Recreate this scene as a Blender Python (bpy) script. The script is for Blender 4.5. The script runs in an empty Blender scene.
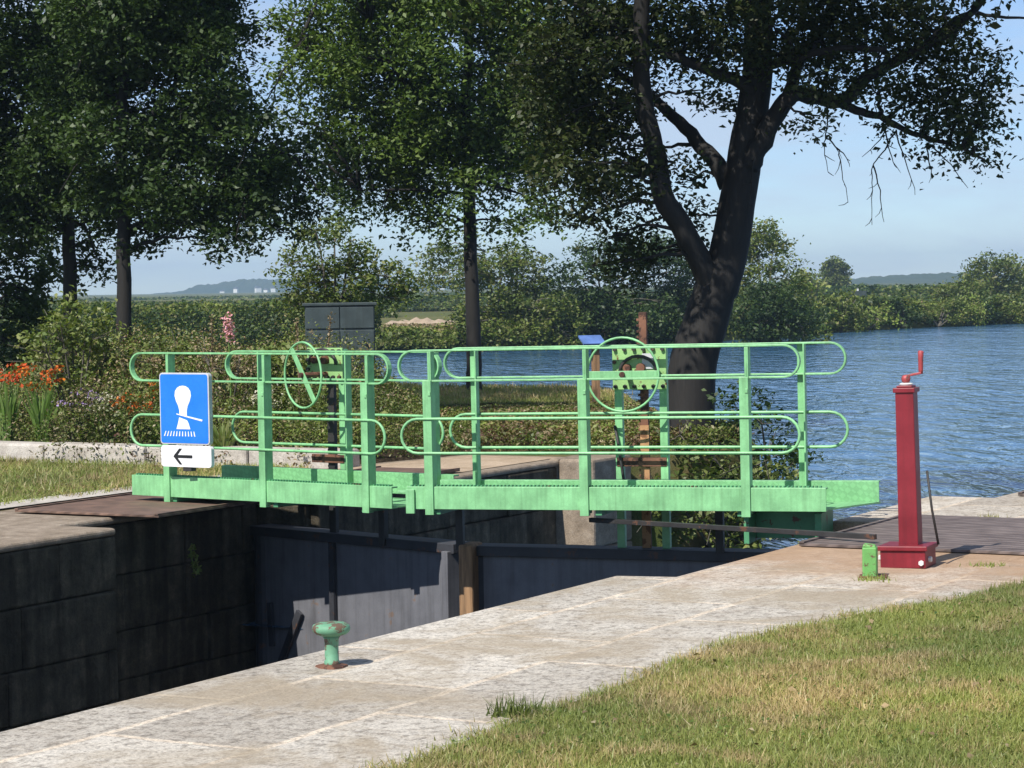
import bpy, bmesh, math, random
import numpy as np
from mathutils import Vector, Matrix

random.seed(7)
RNG = np.random.default_rng(11)
scene = bpy.context.scene
COL = scene.collection
PI = math.pi
R = math.radians

# ------------------------------------------------------------------ camera
F = 2400.0                       # focal length in pixels of a 1024 px wide picture
EYE = Vector((0, 0, 1.8))
pitch = math.atan(96 / F)
roll = 0.016
_f = Vector((0, math.cos(pitch), -math.sin(pitch)))
_r0 = Vector((1, 0, 0)); _u0 = _r0.cross(_f)
_up = _u0 * math.cos(roll) + _r0 * math.sin(roll)
_rt = _r0 * math.cos(roll) - _u0 * math.sin(roll)
cam = bpy.data.cameras.new('camera')
cam.sensor_width = 36; cam.lens = 36 * F / 1024
cam.clip_start = 0.1; cam.clip_end = 9000
camo = bpy.data.objects.new('camera', cam); COL.objects.link(camo)
camo.matrix_world = Matrix(((_rt.x, _up.x, -_f.x, EYE.x), (_rt.y, _up.y, -_f.y, EYE.y), (_rt.z, _up.z, -_f.z, EYE.z), (0, 0, 0, 1)))
scene.camera = camo

def ray(px, py):
    return _f + _rt * ((px - 512) / F) + _up * ((384 - py) / F)
def onz(px, py, z=0.0):          # survey: the point of a level surface seen at a bearing
    d = ray(px, py); return EYE + d * ((z - EYE.z) / d.z)
def ony(px, py, Y):              # survey: the point at a given distance
    d = ray(px, py); return EYE + d * (Y / d.y)

# lock coordinates: a along the lock, n across it
CA, SA = math.cos(R(28.9)), math.sin(R(28.9))
def LK(a, n, z=0.0):
    return Vector((SA * a - CA * n, CA * a + SA * n, z))
LOCK_ROT = R(90) - R(28.9)       # rotation that takes local x to the lock axis, local y to n

# ------------------------------------------------------------------ tagging
def tag(o, label=None, cat=None, group=None, kind=None):
    if label: o['label'] = label
    if cat: o['category'] = cat
    if group: o['group'] = group
    if kind: o['kind'] = kind
    return o
def empty(name, loc=(0, 0, 0), rz=0.0, label=None, cat=None, group=None):
    o = bpy.data.objects.new(name, None); COL.objects.link(o)
    o.location = loc; o.rotation_euler = (0, 0, rz); o.empty_display_size = .1
    return tag(o, label, cat, group)

# ------------------------------------------------------------------ materials
def mat(name):
    m = bpy.data.materials.new(name); m.use_nodes = True
    nt = m.node_tree; nt.nodes.clear()
    out = nt.nodes.new('ShaderNodeOutputMaterial')
    return m, nt, out
def nd(nt, t, **kw):
    n = nt.nodes.new(t)
    for k, v in kw.items():
        if k in n.inputs: n.inputs[k].default_value = v
        else: setattr(n, k, v)
    return n
def ramp(nt, fac, stops):
    r = nt.nodes.new('ShaderNodeValToRGB')
    el = r.color_ramp.elements
    while len(el) < len(stops): el.new(0.5)
    for e, (p, c) in zip(el, stops):
        e.position = p; e.color = (*c, 1) if len(c) == 3 else c
    nt.links.new(fac, r.inputs[0]); return r
def noise(nt, scale, detail=4, vec=None, rough=.55, dist=0):
    n = nd(nt, 'ShaderNodeTexNoise', Scale=scale, Detail=detail, Roughness=rough, Distortion=dist)
    if vec is None:
        vec = nt.nodes.new('ShaderNodeTexCoord').outputs['Object']
    nt.links.new(vec, n.inputs['Vector']); return n
def mixc(nt, fac, a, b, mode='MIX'):
    m = nt.nodes.new('ShaderNodeMix'); m.data_type = 'RGBA'; m.blend_type = mode
    for i, v in ((0, fac), (6, a), (7, b)):
        if hasattr(v, 'is_output'): nt.links.new(v, m.inputs[i])
        else: m.inputs[i].default_value = v if i == 0 else (*v, 1)
    return m.outputs[2]
def bump(nt, h, strength, distance, normal=None):
    b = nd(nt, 'ShaderNodeBump', Strength=strength, Distance=distance)
    nt.links.new(h, b.inputs['Height'])
    if normal is not None: nt.links.new(normal, b.inputs['Normal'])
    return b.outputs['Normal']
def principled(nt, out, col, rough=.5, normal=None, metallic=0, spec=.5):
    p = nt.nodes.new('ShaderNodeBsdfPrincipled')
    if hasattr(col, 'is_output'): nt.links.new(col, p.inputs['Base Color'])
    else: p.inputs['Base Color'].default_value = (*col, 1)
    if hasattr(rough, 'is_output'): nt.links.new(rough, p.inputs['Roughness'])
    else: p.inputs['Roughness'].default_value = rough
    p.inputs['Metallic'].default_value = metallic
    p.inputs['Specular IOR Level'].default_value = spec
    if normal is not None: nt.links.new(normal, p.inputs['Normal'])
    nt.links.new(p.outputs[0], out.inputs[0]); return p

def paint(name, col, rough=.42, chip=.0, chipcol=(.09, .035, .015), var=.18, bumpd=.0008, chipscale=9):
    m, nt, out = mat(name)
    n = noise(nt, 5, 5)
    dark = tuple(c * (1 - var) for c in col); lite = tuple(min(1, c * (1 + var * .7) + .01) for c in col)
    c = ramp(nt, n.outputs[0], [(.3, dark), (.7, lite)]).outputs[0]
    n3 = noise(nt, 70, 3)
    c = mixc(nt, .12, c, ramp(nt, n3.outputs[0], [(.35, (.25, .25, .2)), (.65, (1, 1, 1))]).outputs[0], 'MULTIPLY')
    if chip > 0:
        n2 = noise(nt, chipscale, 8, rough=.7)
        k = ramp(nt, n2.outputs[0], [(.62 - chip, (0, 0, 0)), (.65 - chip, (1, 1, 1))]).outputs[0]
        c = mixc(nt, k, c, chipcol)
    nb = noise(nt, 40, 4)
    principled(nt, out, c, rough, bump(nt, nb.outputs[0], .5, bumpd))
    return m
def tread(name, col):
    m, nt, out = mat(name)
    tc = nt.nodes.new('ShaderNodeTexCoord')
    mp = nd(nt, 'ShaderNodeMapping'); mp.inputs['Rotation'].default_value = (0, R(45), R(45))
    nt.links.new(tc.outputs['Object'], mp.inputs['Vector'])
    ch = nd(nt, 'ShaderNodeTexChecker', Scale=26.0); nt.links.new(mp.outputs[0], ch.inputs['Vector'])
    n = noise(nt, 6, 5)
    c = ramp(nt, n.outputs[0], [(.3, tuple(v * .8 for v in col)), (.7, col)]).outputs[0]
    c = mixc(nt, .22, c, ramp(nt, ch.outputs[1], [(0, (.35, .4, .35)), (1, (1, 1, 1))]).outputs[0], 'MULTIPLY')
    principled(nt, out, c, .45, bump(nt, ch.outputs[1], .8, .004))
    return m

M = {}
GREEN = (.21, .49, .225)
M['green'] = paint('mint_green_paint', GREEN, .42, 0, var=.26)

M['green_worn'] = paint('worn_green_paint', (.12, .30, .18), .65, .10, (.11, .07, .045), chipscale=16)
M['green_stub'] = paint('yellow_green_paint', (.13, .36, .09), .6, .06, (.10, .06, .03), chipscale=25)
M['green_gear'] = paint('gear_green_paint', (.26, .46, .17), .5, .02, (.13, .05, .02), chipscale=18)
M['green_deep'] = paint('dark_green_paint', (.07, .26, .12), .5, .03)
M['tread'] = tread('green_tread_plate', GREEN)
M['red'] = paint('crimson_paint', (.185, .004, .013), .45, .0, var=.22)
M['red_worn'] = paint('worn_red_paint', (.36, .05, .055), .5, .05, (.12, .05, .04), chipscale=30)
M['rust'] = paint('rusty_iron', (.16, .065, .035), .8, .10, (.05, .02, .012), var=.4, bumpd=.002)
M['rust_lit'] = paint('lit_rust_iron', (.38, .20, .09), .8, .08, (.16, .07, .03), var=.3, bumpd=.002)  # rust lightened to paint in sunlight on the lower rack bar
M['iron'] = paint('dark_iron', (.022, .020, .019), .6, .03, (.10, .045, .025), var=.3)
M['black'] = paint('black_paint', (.008, .008, .009), .4, var=.1)
M['white'] = paint('white_sign_film', (.82, .82, .83), .35, var=.03)
M['blue'] = paint('blue_sign_film', (.012, .18, .78), .35, var=.05)
M['alu'] = paint('aluminium_sheet', (.52, .53, .55), .4, var=.1)
M['cabinet'] = paint('slate_green_paint', (.035, .052, .055), .5, .0, var=.25)
M['gategrey'] = paint('pale_grey_gate_paint', (.13, .133, .15), .55, .01, (.16, .12, .10), var=.15, chipscale=5)
def streak(m, amt=.75, sc=1.6):
    nt = m.node_tree; p = [n for n in nt.nodes if n.type == 'BSDF_PRINCIPLED'][0]; src = p.inputs['Base Color'].links[0].from_socket
    tc = nt.nodes.new('ShaderNodeTexCoord'); mp = nd(nt, 'ShaderNodeMapping'); mp.inputs['Scale'].default_value = (9, 9, .5); nt.links.new(tc.outputs['Object'], mp.inputs['Vector'])
    n = noise(nt, sc, 6, mp.outputs[0], .65)
    nt.links.new(mixc(nt, amt, src, ramp(nt, n.outputs[0], [(.32, (.35, .32, .28)), (.52, (1, 1, 1)), (.75, (1.2, 1.2, 1.2))]).outputs[0], 'MULTIPLY'), p.inputs['Base Color'])
streak(M['gategrey'], .5, 1.3)
streak(M['green'], .30, 3.5); streak(M['red'], .35, 3.0); streak(M['cabinet'], .4, 2)
M['gatedark'] = paint('dark_gate_steel', (.03, .032, .04), .6, .04, (.08, .04, .025), var=.3)
M['nut'] = paint('galvanised_bolt', (.62, .62, .6), .45, var=.1)
M['lectern'] = paint('blue_panel_print', (.09, .17, .42), .4, var=.3)
M['render'] = paint('white_house_render', (.75, .74, .70), .8, var=.1)
M['roofslate'] = paint('slate_roof', (.08, .08, .09), .6, var=.2)

def wood(name, col):
    m, nt, out = mat(name)
    tc = nt.nodes.new('ShaderNodeTexCoord')
    mp = nd(nt, 'ShaderNodeMapping'); mp.inputs['Scale'].default_value = (14, 14, 1.2)
    nt.links.new(tc.outputs['Object'], mp.inputs['Vector'])
    n = noise(nt, 3, 6, mp.outputs[0], .6, .6)
    c = ramp(nt, n.outputs[0], [(.3, tuple(v * .4 for v in col)), (.7, col)]).outputs[0]
    principled(nt, out, c, .8, bump(nt, n.outputs[0], .7, .008)); return m
M['wood'] = wood('weathered_timber', (.34, .20, .10))
M['bark'] = wood('dark_bark', (.013, .011, .009))
M['bark_pale'] = wood('grey_bark', (.13, .115, .09))

def stone(name, c1, c2, c3, speck=.5, bumpd=.02, damp=None, streak=False):
    m, nt, out = mat(name)
    big = noise(nt, 1.1, 4); mid = noise(nt, 7, 6, rough=.65); fine = noise(nt, 85, 4, rough=.7)
    c = ramp(nt, mid.outputs[0], [(.3, c1), (.55, c2), (.75, c3)]).outputs[0]
    c = mixc(nt, speck, c, ramp(nt, fine.outputs[0], [(.33, (.42, .4, .38)), (.6, (1.15, 1.14, 1.12))]).outputs[0], 'MULTIPLY')
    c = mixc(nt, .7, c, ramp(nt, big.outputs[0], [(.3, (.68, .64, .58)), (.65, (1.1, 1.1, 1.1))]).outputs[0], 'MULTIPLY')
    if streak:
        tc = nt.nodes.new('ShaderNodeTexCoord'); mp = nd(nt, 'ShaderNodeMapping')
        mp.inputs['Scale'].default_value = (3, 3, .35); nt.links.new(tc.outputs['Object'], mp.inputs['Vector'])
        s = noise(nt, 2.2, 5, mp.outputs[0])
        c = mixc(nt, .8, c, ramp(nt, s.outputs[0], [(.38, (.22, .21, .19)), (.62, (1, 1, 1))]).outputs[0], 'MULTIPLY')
    nb = bump(nt, fine.outputs[0], .6, bumpd * .25)
    nb = bump(nt, mid.outputs[0], .8, bumpd, nb)
    principled(nt, out, c, .9, nb, spec=.2); return m
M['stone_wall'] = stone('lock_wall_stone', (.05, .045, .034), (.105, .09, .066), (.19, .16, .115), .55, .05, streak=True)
M['stone_cope'] = stone('coping_stone', (.18, .145, .11), (.28, .23, .18), (.37, .32, .26), .5, .02)
M['stone_pale'] = stone('pale_kerb_stone', (.36, .33, .30), (.48, .45, .41), (.56, .53, .49), .5, .02)
M['earth'] = stone('bed_earth', (.05, .035, .022), (.09, .065, .04), (.14, .10, .065), .6, .03)
M['sand'] = stone('sandy_soil', (.34, .26, .18), (.42, .33, .24), (.5, .40, .30), .3, .03)

def paving():
    # flat granite slabs of the quay: joints, worn patches, brown dirt near the capstan end
    m, nt, out = mat('quay_paving')
    tc = nt.nodes.new('ShaderNodeTexCoord'); v = tc.outputs['Object']
    wob = noise(nt, 2.5, 3, v)
    vm = nd(nt, 'ShaderNodeVectorMath', operation='SCALE'); vm.inputs['Scale'].default_value = .06
    nt.links.new(wob.outputs['Color'], vm.inputs[0])
    ad = nd(nt, 'ShaderNodeVectorMath', operation='ADD'); nt.links.new(v, ad.inputs[0]); nt.links.new(vm.outputs[0], ad.inputs[1])
    br = nd(nt, 'ShaderNodeTexBrick', Scale=1.0); nt.links.new(ad.outputs[0], br.inputs['Vector'])
    br.inputs['Brick Width'].default_value = 1.55; br.inputs['Row Height'].default_value = .78
    br.inputs['Mortar Size'].default_value = .028; br.inputs['Mortar Smooth'].default_value = .6
    br.inputs['Color1'].default_value = (.38, .35, .305, 1); br.inputs['Color2'].default_value = (.55, .515, .455, 1)
    br.inputs['Mortar'].default_value = (.62, .54, .44, 1); br.offset = .43
    mid = noise(nt, 4.2, 8, v, .68, .4); fine = noise(nt, 60, 6, v, .8); sp = noise(nt, 17, 5, v, .7)
    c = mixc(nt, .55, br.outputs['Color'], ramp(nt, mid.outputs[0], [(.28, (.55, .48, .41)), (.5, (.95, .93, .91)), (.7, (1.18, 1.17, 1.16))]).outputs[0], 'MULTIPLY')
    c = mixc(nt, .85, c, ramp(nt, fine.outputs[0], [(.36, (.22, .21, .22)), (.47, (.9, .9, .9)), (.66, (1.3, 1.29, 1.26))]).outputs[0], 'MULTIPLY')
    c = mixc(nt, .6, c, ramp(nt, sp.outputs[0], [(.38, (.30, .28, .26)), (.50, (1.05, 1.05, 1.05)), (.7, (1.15, 1.15, 1.14))]).outputs[0], 'MULTIPLY')
    # brown worn patches
    pt = noise(nt, .9, 5, v, .65, .8)
    k = ramp(nt, pt.outputs[0], [(.47, (0, 0, 0)), (.62, (.8, .8, .8))]).outputs[0]
    c = mixc(nt, k, c, mixc(nt, fine.outputs[0], (.17, .14, .095), (.46, .38, .28)))
    # sandy dirt washed over the upstream end of the quay
    sx = nt.nodes.new('ShaderNodeSeparateXYZ'); nt.links.new(v, sx.inputs[0])
    w2 = noise(nt, 1.6, 5, v, .65)
    ma = nd(nt, 'ShaderNodeMath', operation='MULTIPLY_ADD'); nt.links.new(w2.outputs[0], ma.inputs[0]); ma.inputs[1].default_value = 3.2
    nt.links.new(sx.outputs[0], ma.inputs[2])
    k2 = nd(nt, 'ShaderNodeMapRange'); nt.links.new(ma.outputs[0], k2.inputs[0])
    k2.inputs[1].default_value = 14.6; k2.inputs[2].default_value = 16.2; k2.inputs[4].default_value = .85
    k3 = nd(nt, 'ShaderNodeMapRange'); nt.links.new(sx.outputs[0], k3.inputs[0]); k3.inputs[1].default_value = 16.6; k3.inputs[2].default_value = 17.6; k3.inputs[3].default_value = 1; k3.inputs[4].default_value = .1
    k4 = nd(nt, 'ShaderNodeMath', operation='MULTIPLY'); nt.links.new(k2.outputs[0], k4.inputs[0]); nt.links.new(k3.outputs[0], k4.inputs[1])
    c = mixc(nt, k4.outputs[0], c, mixc(nt, mid.outputs[0], (.22, .13, .07), (.46, .31, .20)))
    nb = bump(nt, fine.outputs[0], .75, .006)
    nb = bump(nt, mid.outputs[0], .7, .03, nb)
    inv = nd(nt, 'ShaderNodeMath', operation='SUBTRACT'); inv.inputs[0].default_value = 1; nt.links.new(br.outputs['Fac'], inv.inputs[1])
    nb = bump(nt, inv.outputs[0], .35, .008, nb)
    principled(nt, out, c, .92, nb, spec=.15); return m
M['paving'] = paving()

def plate_mat(name, c1, c2):
    m, nt, out = mat(name)
    tc = nt.nodes.new('ShaderNodeTexCoord')
    w = nd(nt, 'ShaderNodeTexWave', Scale=4.2, Distortion=.5); w.bands_direction = 'DIAGONAL'; nt.links.new(tc.outputs['Object'], w.inputs['Vector'])
    n = noise(nt, 5, 6)
    c = ramp(nt, n.outputs[0], [(.3, c1), (.7, c2)]).outputs[0]
    c = mixc(nt, .65, c, ramp(nt, w.outputs[0], [(.2, (.45, .45, .45)), (.7, (1.1, 1.1, 1.1))]).outputs[0], 'MULTIPLY')
    principled(nt, out, c, .7, bump(nt, w.outputs[0], .8, .006)); return m
M['plate'] = plate_mat('ribbed_steel_plate', (.085, .062, .055), (.19, .15, .135))
M['plate_rust'] = plate_mat('ribbed_rusty_plate', (.09, .055, .04), (.20, .12, .085))

def leafmat(name, cols, trans=.25, gloss=.018, rough=.5):
    m, nt, out = mat(name)
    g = nt.nodes.new('ShaderNodeNewGeometry')
    st = [((i + .5) / len(cols), c) for i, c in enumerate(cols)]
    c = ramp(nt, g.outputs['Random Per Island'], st).outputs[0]
    n = noise(nt, .55, 3)
    c = mixc(nt, .8, c, ramp(nt, n.outputs[0], [(.35, (.62, .68, .62)), (.65, (1.25, 1.18, 1.0))]).outputs[0], 'MULTIPLY')
    d = nt.nodes.new('ShaderNodeBsdfDiffuse'); nt.links.new(c, d.inputs[0])
    t = nt.nodes.new('ShaderNodeBsdfTranslucent'); tcol = mixc(nt, 1, c, (1.3, 1.5, .5), 'MULTIPLY'); nt.links.new(tcol, t.inputs[0])
    gl = nd(nt, 'ShaderNodeBsdfGlossy', Roughness=rough); gl.inputs[0].default_value = (1, 1, 1, 1)
    m1 = nd(nt, 'ShaderNodeMixShader', Fac=trans); nt.links.new(d.outputs[0], m1.inputs[1]); nt.links.new(t.outputs[0], m1.inputs[2])
    m2 = nd(nt, 'ShaderNodeMixShader', Fac=gloss); nt.links.new(m1.outputs[0], m2.inputs[1]); nt.links.new(gl.outputs[0], m2.inputs[2])
    nt.links.new(m2.outputs[0], out.inputs[0]); return m
M['leaf_dark'] = leafmat('dark_tree_leaf', [(.030, .058, .018), (.042, .075, .022), (.062, .10, .028), (.034, .058, .022)])
M['leaf_oak'] = leafmat('oak_leaf', [(.022, .036, .012), (.032, .048, .015), (.045, .062, .019), (.04, .046, .018)])
M['leaf_mid'] = leafmat('fresh_tree_leaf', [(.065, .112, .024), (.088, .14, .03), (.12, .17, .04), (.05, .09, .022)])
M['leaf_far'] = leafmat('far_bank_leaf', [(.085, .125, .025), (.11, .15, .032), (.145, .175, .045), (.10, .105, .035)])
M['leaf_farlight'] = leafmat('far_meadow_leaf', [(.15, .22, .04), (.20, .26, .06), (.23, .26, .08), (.17, .16, .065)])
M['leaf_shrub'] = leafmat('shrub_leaf', [(.085, .12, .03), (.125, .16, .045), (.17, .195, .065), (.06, .08, .025)])
M['herb'] = leafmat('herb_leaf', [(.11, .16, .03), (.15, .20, .045), (.20, .23, .07), (.15, .14, .06), (.27, .24, .13), (.09, .13, .028)])
M['herb_light'] = leafmat('pale_herb_leaf', [(.12, .17, .04), (.16, .20, .06), (.20, .22, .08)])
M['herb_dry'] = leafmat('dry_stalk_leaf', [(.22, .17, .10), (.28, .21, .13), (.16, .11, .07), (.33, .28, .19)], .1, .02)
M['sword'] = leafmat('sword_leaf', [(.11, .20, .04), (.15, .25, .06), (.19, .28, .09)])
M['cover'] = leafmat('ground_cover_leaf', [(.11, .06, .04), (.15, .085, .055), (.09, .10, .035), (.19, .15, .08), (.12, .055, .055), (.10, .12, .04)])
M['pinkf'] = leafmat('pink_petal', [(.66, .30, .40), (.74, .42, .50), (.68, .34, .42)], .2, .02)
M['redf'] = leafmat('red_petal', [(.50, .035, .015), (.56, .07, .02), (.45, .10, .02)], .2, .02)
M['orangef'] = leafmat('orange_petal', [(.60, .13, .015), (.55, .18, .02), (.5, .08, .02)], .2, .02)
M['purplef'] = leafmat('purple_petal', [(.28, .19, .45), (.35, .25, .52)], .2, .02)
M['whitef'] = leafmat('white_petal', [(.6, .58, .52), (.65, .6, .5)], .2, .02)
M['grassg'] = leafmat('grass_blade_green', [(.18, .225, .055), (.23, .265, .075), (.28, .30, .10)], .2, .03)
M['grassm'] = leafmat('grass_blade_olive', [(.26, .25, .085), (.33, .295, .12), (.28, .265, .10)], .2, .03)
M['grasss'] = leafmat('grass_blade_straw', [(.36, .28, .15), (.44, .35, .20), (.30, .23, .12)], .12, .03)

def soil(name, g1, g2, s1, s2, sc=1.2):
    m, nt, out = mat(name)
    a = noise(nt, sc, 6, rough=.62, dist=.5); f = noise(nt, 60, 4, rough=.7)
    g = mixc(nt, f.outputs[0], g1, g2); s = mixc(nt, f.outputs[0], s1, s2)
    k = ramp(nt, a.outputs[0], [(.40, (0, 0, 0)), (.62, (1, 1, 1))]).outputs[0]
    principled(nt, out, mixc(nt, k, g, s), .95, bump(nt, f.outputs[0], .8, .02), spec=.1); return m
M['lawn'] = soil('lawn_soil', (.05, .07, .018), (.10, .12, .035), (.13, .10, .05), (.24, .18, .09))
M['meadow'] = soil('meadow_soil', (.05, .07, .02), (.08, .10, .03), (.10, .10, .035), (.15, .13, .05), .02)
M['hill'] = soil('wooded_hill', (.02, .035, .012), (.03, .05, .016), (.035, .05, .018), (.045, .055, .02), .02)

def water(name, col, strength, rough=.08):
    m, nt, out = mat(name)
    g = nt.nodes.new('ShaderNodeNewGeometry')
    mp = nd(nt, 'ShaderNodeMapping'); mp.inputs['Scale'].default_value = (2.0, .62, 1); nt.links.new(g.outputs['Position'], mp.inputs['Vector'])
    mq = nd(nt, 'ShaderNodeMapping'); mq.inputs['Scale'].default_value = (.35, .12, 1); nt.links.new(g.outputs['Position'], mq.inputs['Vector'])
    a = noise(nt, 1.0, 3, mp.outputs[0], .55, .4); b = noise(nt, 1.0, 3, mq.outputs[0], .5); c = noise(nt, .05, 3, g.outputs['Position'], .5)
    st = nd(nt, 'ShaderNodeMapRange'); nt.links.new(c.outputs[0], st.inputs[0]); st.inputs[1].default_value = .3; st.inputs[2].default_value = .7
    st.inputs[3].default_value = strength * .55; st.inputs[4].default_value = strength
    bn = nd(nt, 'ShaderNodeBump', Distance=.55); nt.links.new(a.outputs[0], bn.inputs['Height']); nt.links.new(st.outputs[0], bn.inputs['Strength'])
    b2 = bump(nt, b.outputs[0], strength * .6, 1.0, bn.outputs[0])
    p = principled(nt, out, col, rough, b2, spec=.5); p.inputs['IOR'].default_value = 1.33
    return m
M['river'] = water('river_water', (.042, .115, .21), .8)
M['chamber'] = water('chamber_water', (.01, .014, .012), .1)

# ------------------------------------------------------------------ mesh builder
class MB:
    def __init__(s): s.v = []; s.f = []; s.mi = []
    def add(s, vs, fs, mi=0):
        o = len(s.v); s.v += [tuple(p) for p in vs]
        s.f += [tuple(i + o for i in f) for f in fs]; s.mi += [mi] * len(fs)
    def box(s, c, d, rot=None, mi=0, taper=1.0):
        vs = []
        for z in (-.5, .5):
            k = taper if z > 0 else 1
            for x, y in ((-.5, -.5), (.5, -.5), (.5, .5), (-.5, .5)):
                p = Vector((x * d[0] * k, y * d[1] * k, z * d[2]))
                if rot is not None: p = rot @ p
                vs.append(p + Vector(c))
        s.add(vs, [(0, 3, 2, 1), (4, 5, 6, 7), (0, 1, 5, 4), (1, 2, 6, 5), (2, 3, 7, 6), (3, 0, 4, 7)], mi); return s
    def span(s, lo, hi, mi=0):
        return s.box([(a + b) / 2 for a, b in zip(lo, hi)], [b - a for a, b in zip(lo, hi)], None, mi)
    def bar(s, p, q, w, h, mi=0, upv=(0, 0, 1)):
        p, q = Vector(p), Vector(q); z = (q - p); L = z.length; z.normalize()
        u = Vector(upv); u = u - z * u.dot(z)
        if u.length < 1e-4: u = Vector((0, 1, 0)) - z * z.y
        u.normalize(); x = u.cross(z)
        rot = Matrix((x, u, z)).transposed()
        return s.box((p + q) / 2, (w, h, L), rot, mi)
    def tube(s, pts, rad, n=8, closed=False, mi=0, cap=True):
        pts = [Vector(p) for p in pts]; m = len(pts)
        if not hasattr(rad, '__len__'): rad = [rad] * m
        up = None; vs = []
        for i, p in enumerate(pts):
            if closed: t = pts[(i + 1) % m] - pts[i - 1]
            else: t = pts[min(i + 1, m - 1)] - pts[max(i - 1, 0)]
            t.normalize()
            if up is None:
                up = Vector((0, 0, 1)) if abs(t.z) < .9 else Vector((1, 0, 0))
            up = (up - t * up.dot(t)); up.normalize(); b = t.cross(up)
            for k in range(n):
                an = 2 * PI * k / n
                vs.append(p + (up * math.cos(an) + b * math.sin(an)) * rad[i])
        fs = []
        for i in range(m if closed else m - 1):
            j = (i + 1) % m
            for k in range(n):
                k2 = (k + 1) % n
                fs.append((i * n + k, i * n + k2, j * n + k2, j * n + k))
        if not closed and cap:
            fs.append(tuple(range(n - 1, -1, -1))); fs.append(tuple((m - 1) * n + k for k in range(n)))
        s.add(vs, fs, mi); return s
    def lathe(s, prof, n=24, mi=0, jit=0, off=(0, 0, 0)):
        vs = []; fs = []; m = len(prof)
        for (r, z) in prof:
            for k in range(n):
                an = 2 * PI * k / n; rr = r * (1 + jit * math.sin(3 * an + z * 20) + jit * .6 * math.sin(7 * an + 1))
                vs.append((off[0] + rr * math.cos(an), off[1] + rr * math.sin(an), off[2] + z))
        for i in range(m - 1):
            for k in range(n):
                k2 = (k + 1) % n; fs.append((i * n + k, i * n + k2, (i + 1) * n + k2, (i + 1) * n + k))
        fs.append(tuple(range(n - 1, -1, -1))); fs.append(tuple((m - 1) * n + k for k in range(n)))
        s.add(vs, fs, mi); return s
    def prism(s, poly, d0, d1, plane='xy', mi=0):
        # poly in 2-D, extruded between d0 and d1 along the third axis; plane xy->z, xz->y
        n = len(poly)
        def P(u, v, d): return (u, v, d) if plane == 'xy' else (u, d, v)
        vs = [P(u, v, d0) for u, v in poly] + [P(u, v, d1) for u, v in poly]
        fs = [tuple(range(n - 1, -1, -1)), tuple(range(n, 2 * n))]
        fs += [(i, (i + 1) % n, (i + 1) % n + n, i + n) for i in range(n)]
        s.add(vs, fs, mi); return s
    def loop_bar(s, x0, x1, z0, z1, y, w, t, mi=0, seg=12):
        # a stadium bent from flat bar: width w across (y), thickness t
        r = (z1 - z0) / 2; zc = (z0 + z1) / 2; pts = []
        for k in range(seg + 1):
            a = -PI / 2 + PI * k / seg; pts.append((x1 - r + r * math.cos(a), zc + r * math.sin(a), math.cos(a), math.sin(a)))
        for k in range(seg + 1):
            a = PI / 2 + PI * k / seg; pts.append((x0 + r + r * math.cos(a), zc + r * math.sin(a), math.cos(a), math.sin(a)))
        vs = []
        for (x, z, nx, nz) in pts:
            for (dy, dn) in ((-w / 2, -t / 2), (w / 2, -t / 2), (w / 2, t / 2), (-w / 2, t / 2)):
                vs.append((x + nx * dn, y + dy, z + nz * dn))
        m = len(pts); fs = []
        for i in range(m):
            j = (i + 1) % m
            for k in range(4):
                k2 = (k + 1) % 4; fs.append((i * 4 + k, j * 4 + k, j * 4 + k2, i * 4 + k2))
        s.add(vs, fs, mi); return s
    def loop_pts(s, x0, x1, z0, z1, y, seg=10):
        r = (z1 - z0) / 2; zc = (z0 + z1) / 2; pts = []
        for k in range(seg + 1):
            a = -PI / 2 + PI * k / seg; pts.append((x1 - r + r * math.cos(a), y, zc + r * math.sin(a)))
        for k in range(seg + 1):
            a = PI / 2 + PI * k / seg; pts.append((x0 + r + r * math.cos(a), y, zc + r * math.sin(a)))
        return pts
    def build(s, name, mats, parent=None, bevel=0, smooth=False, fixn=True):
        me = bpy.data.meshes.new(name); me.from_pydata(s.v, [], s.f)
        if not isinstance(mats, (list, tuple)): mats = [mats]
        for m in mats: me.materials.append(m)
        if len(mats) > 1: me.polygons.foreach_set('material_index', s.mi)
        if fixn:
            bm = bmesh.new(); bm.from_mesh(me); bmesh.ops.recalc_face_normals(bm, faces=bm.faces); bm.to_mesh(me); bm.free()
        if smooth: me.polygons.foreach_set('use_smooth', [True] * len(me.polygons))
        o = bpy.data.objects.new(name, me); COL.objects.link(o)
        if parent is not None: o.parent = parent
        if bevel:
            b = o.modifiers.new('bevel', 'BEVEL'); b.width = bevel; b.segments = 2; b.limit_method = 'ANGLE'
        return o

def fast_mesh(name, V, faces_n, mats, mi=None, parent=None):
    # V: (N*faces_n, 3): every face owns its vertices
    nv = len(V); nf = nv // faces_n
    me = bpy.data.meshes.new(name)
    me.vertices.add(nv); me.vertices.foreach_set('co', np.asarray(V, np.float32).ravel())
    me.loops.add(nv); me.loops.foreach_set('vertex_index', np.arange(nv, dtype=np.int32))
    me.polygons.add(nf); me.polygons.foreach_set('loop_start', np.arange(0, nv, faces_n, dtype=np.int32))
    if not isinstance(mats, (list, tuple)): mats = [mats]
    for m in mats: me.materials.append(m)
    if mi is not None: me.polygons.foreach_set('material_index', np.asarray(mi, np.int32))
    me.update(calc_edges=True)
    o = bpy.data.objects.new(name, me); COL.objects.link(o)
    if parent is not None: o.parent = parent
    return o

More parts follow.
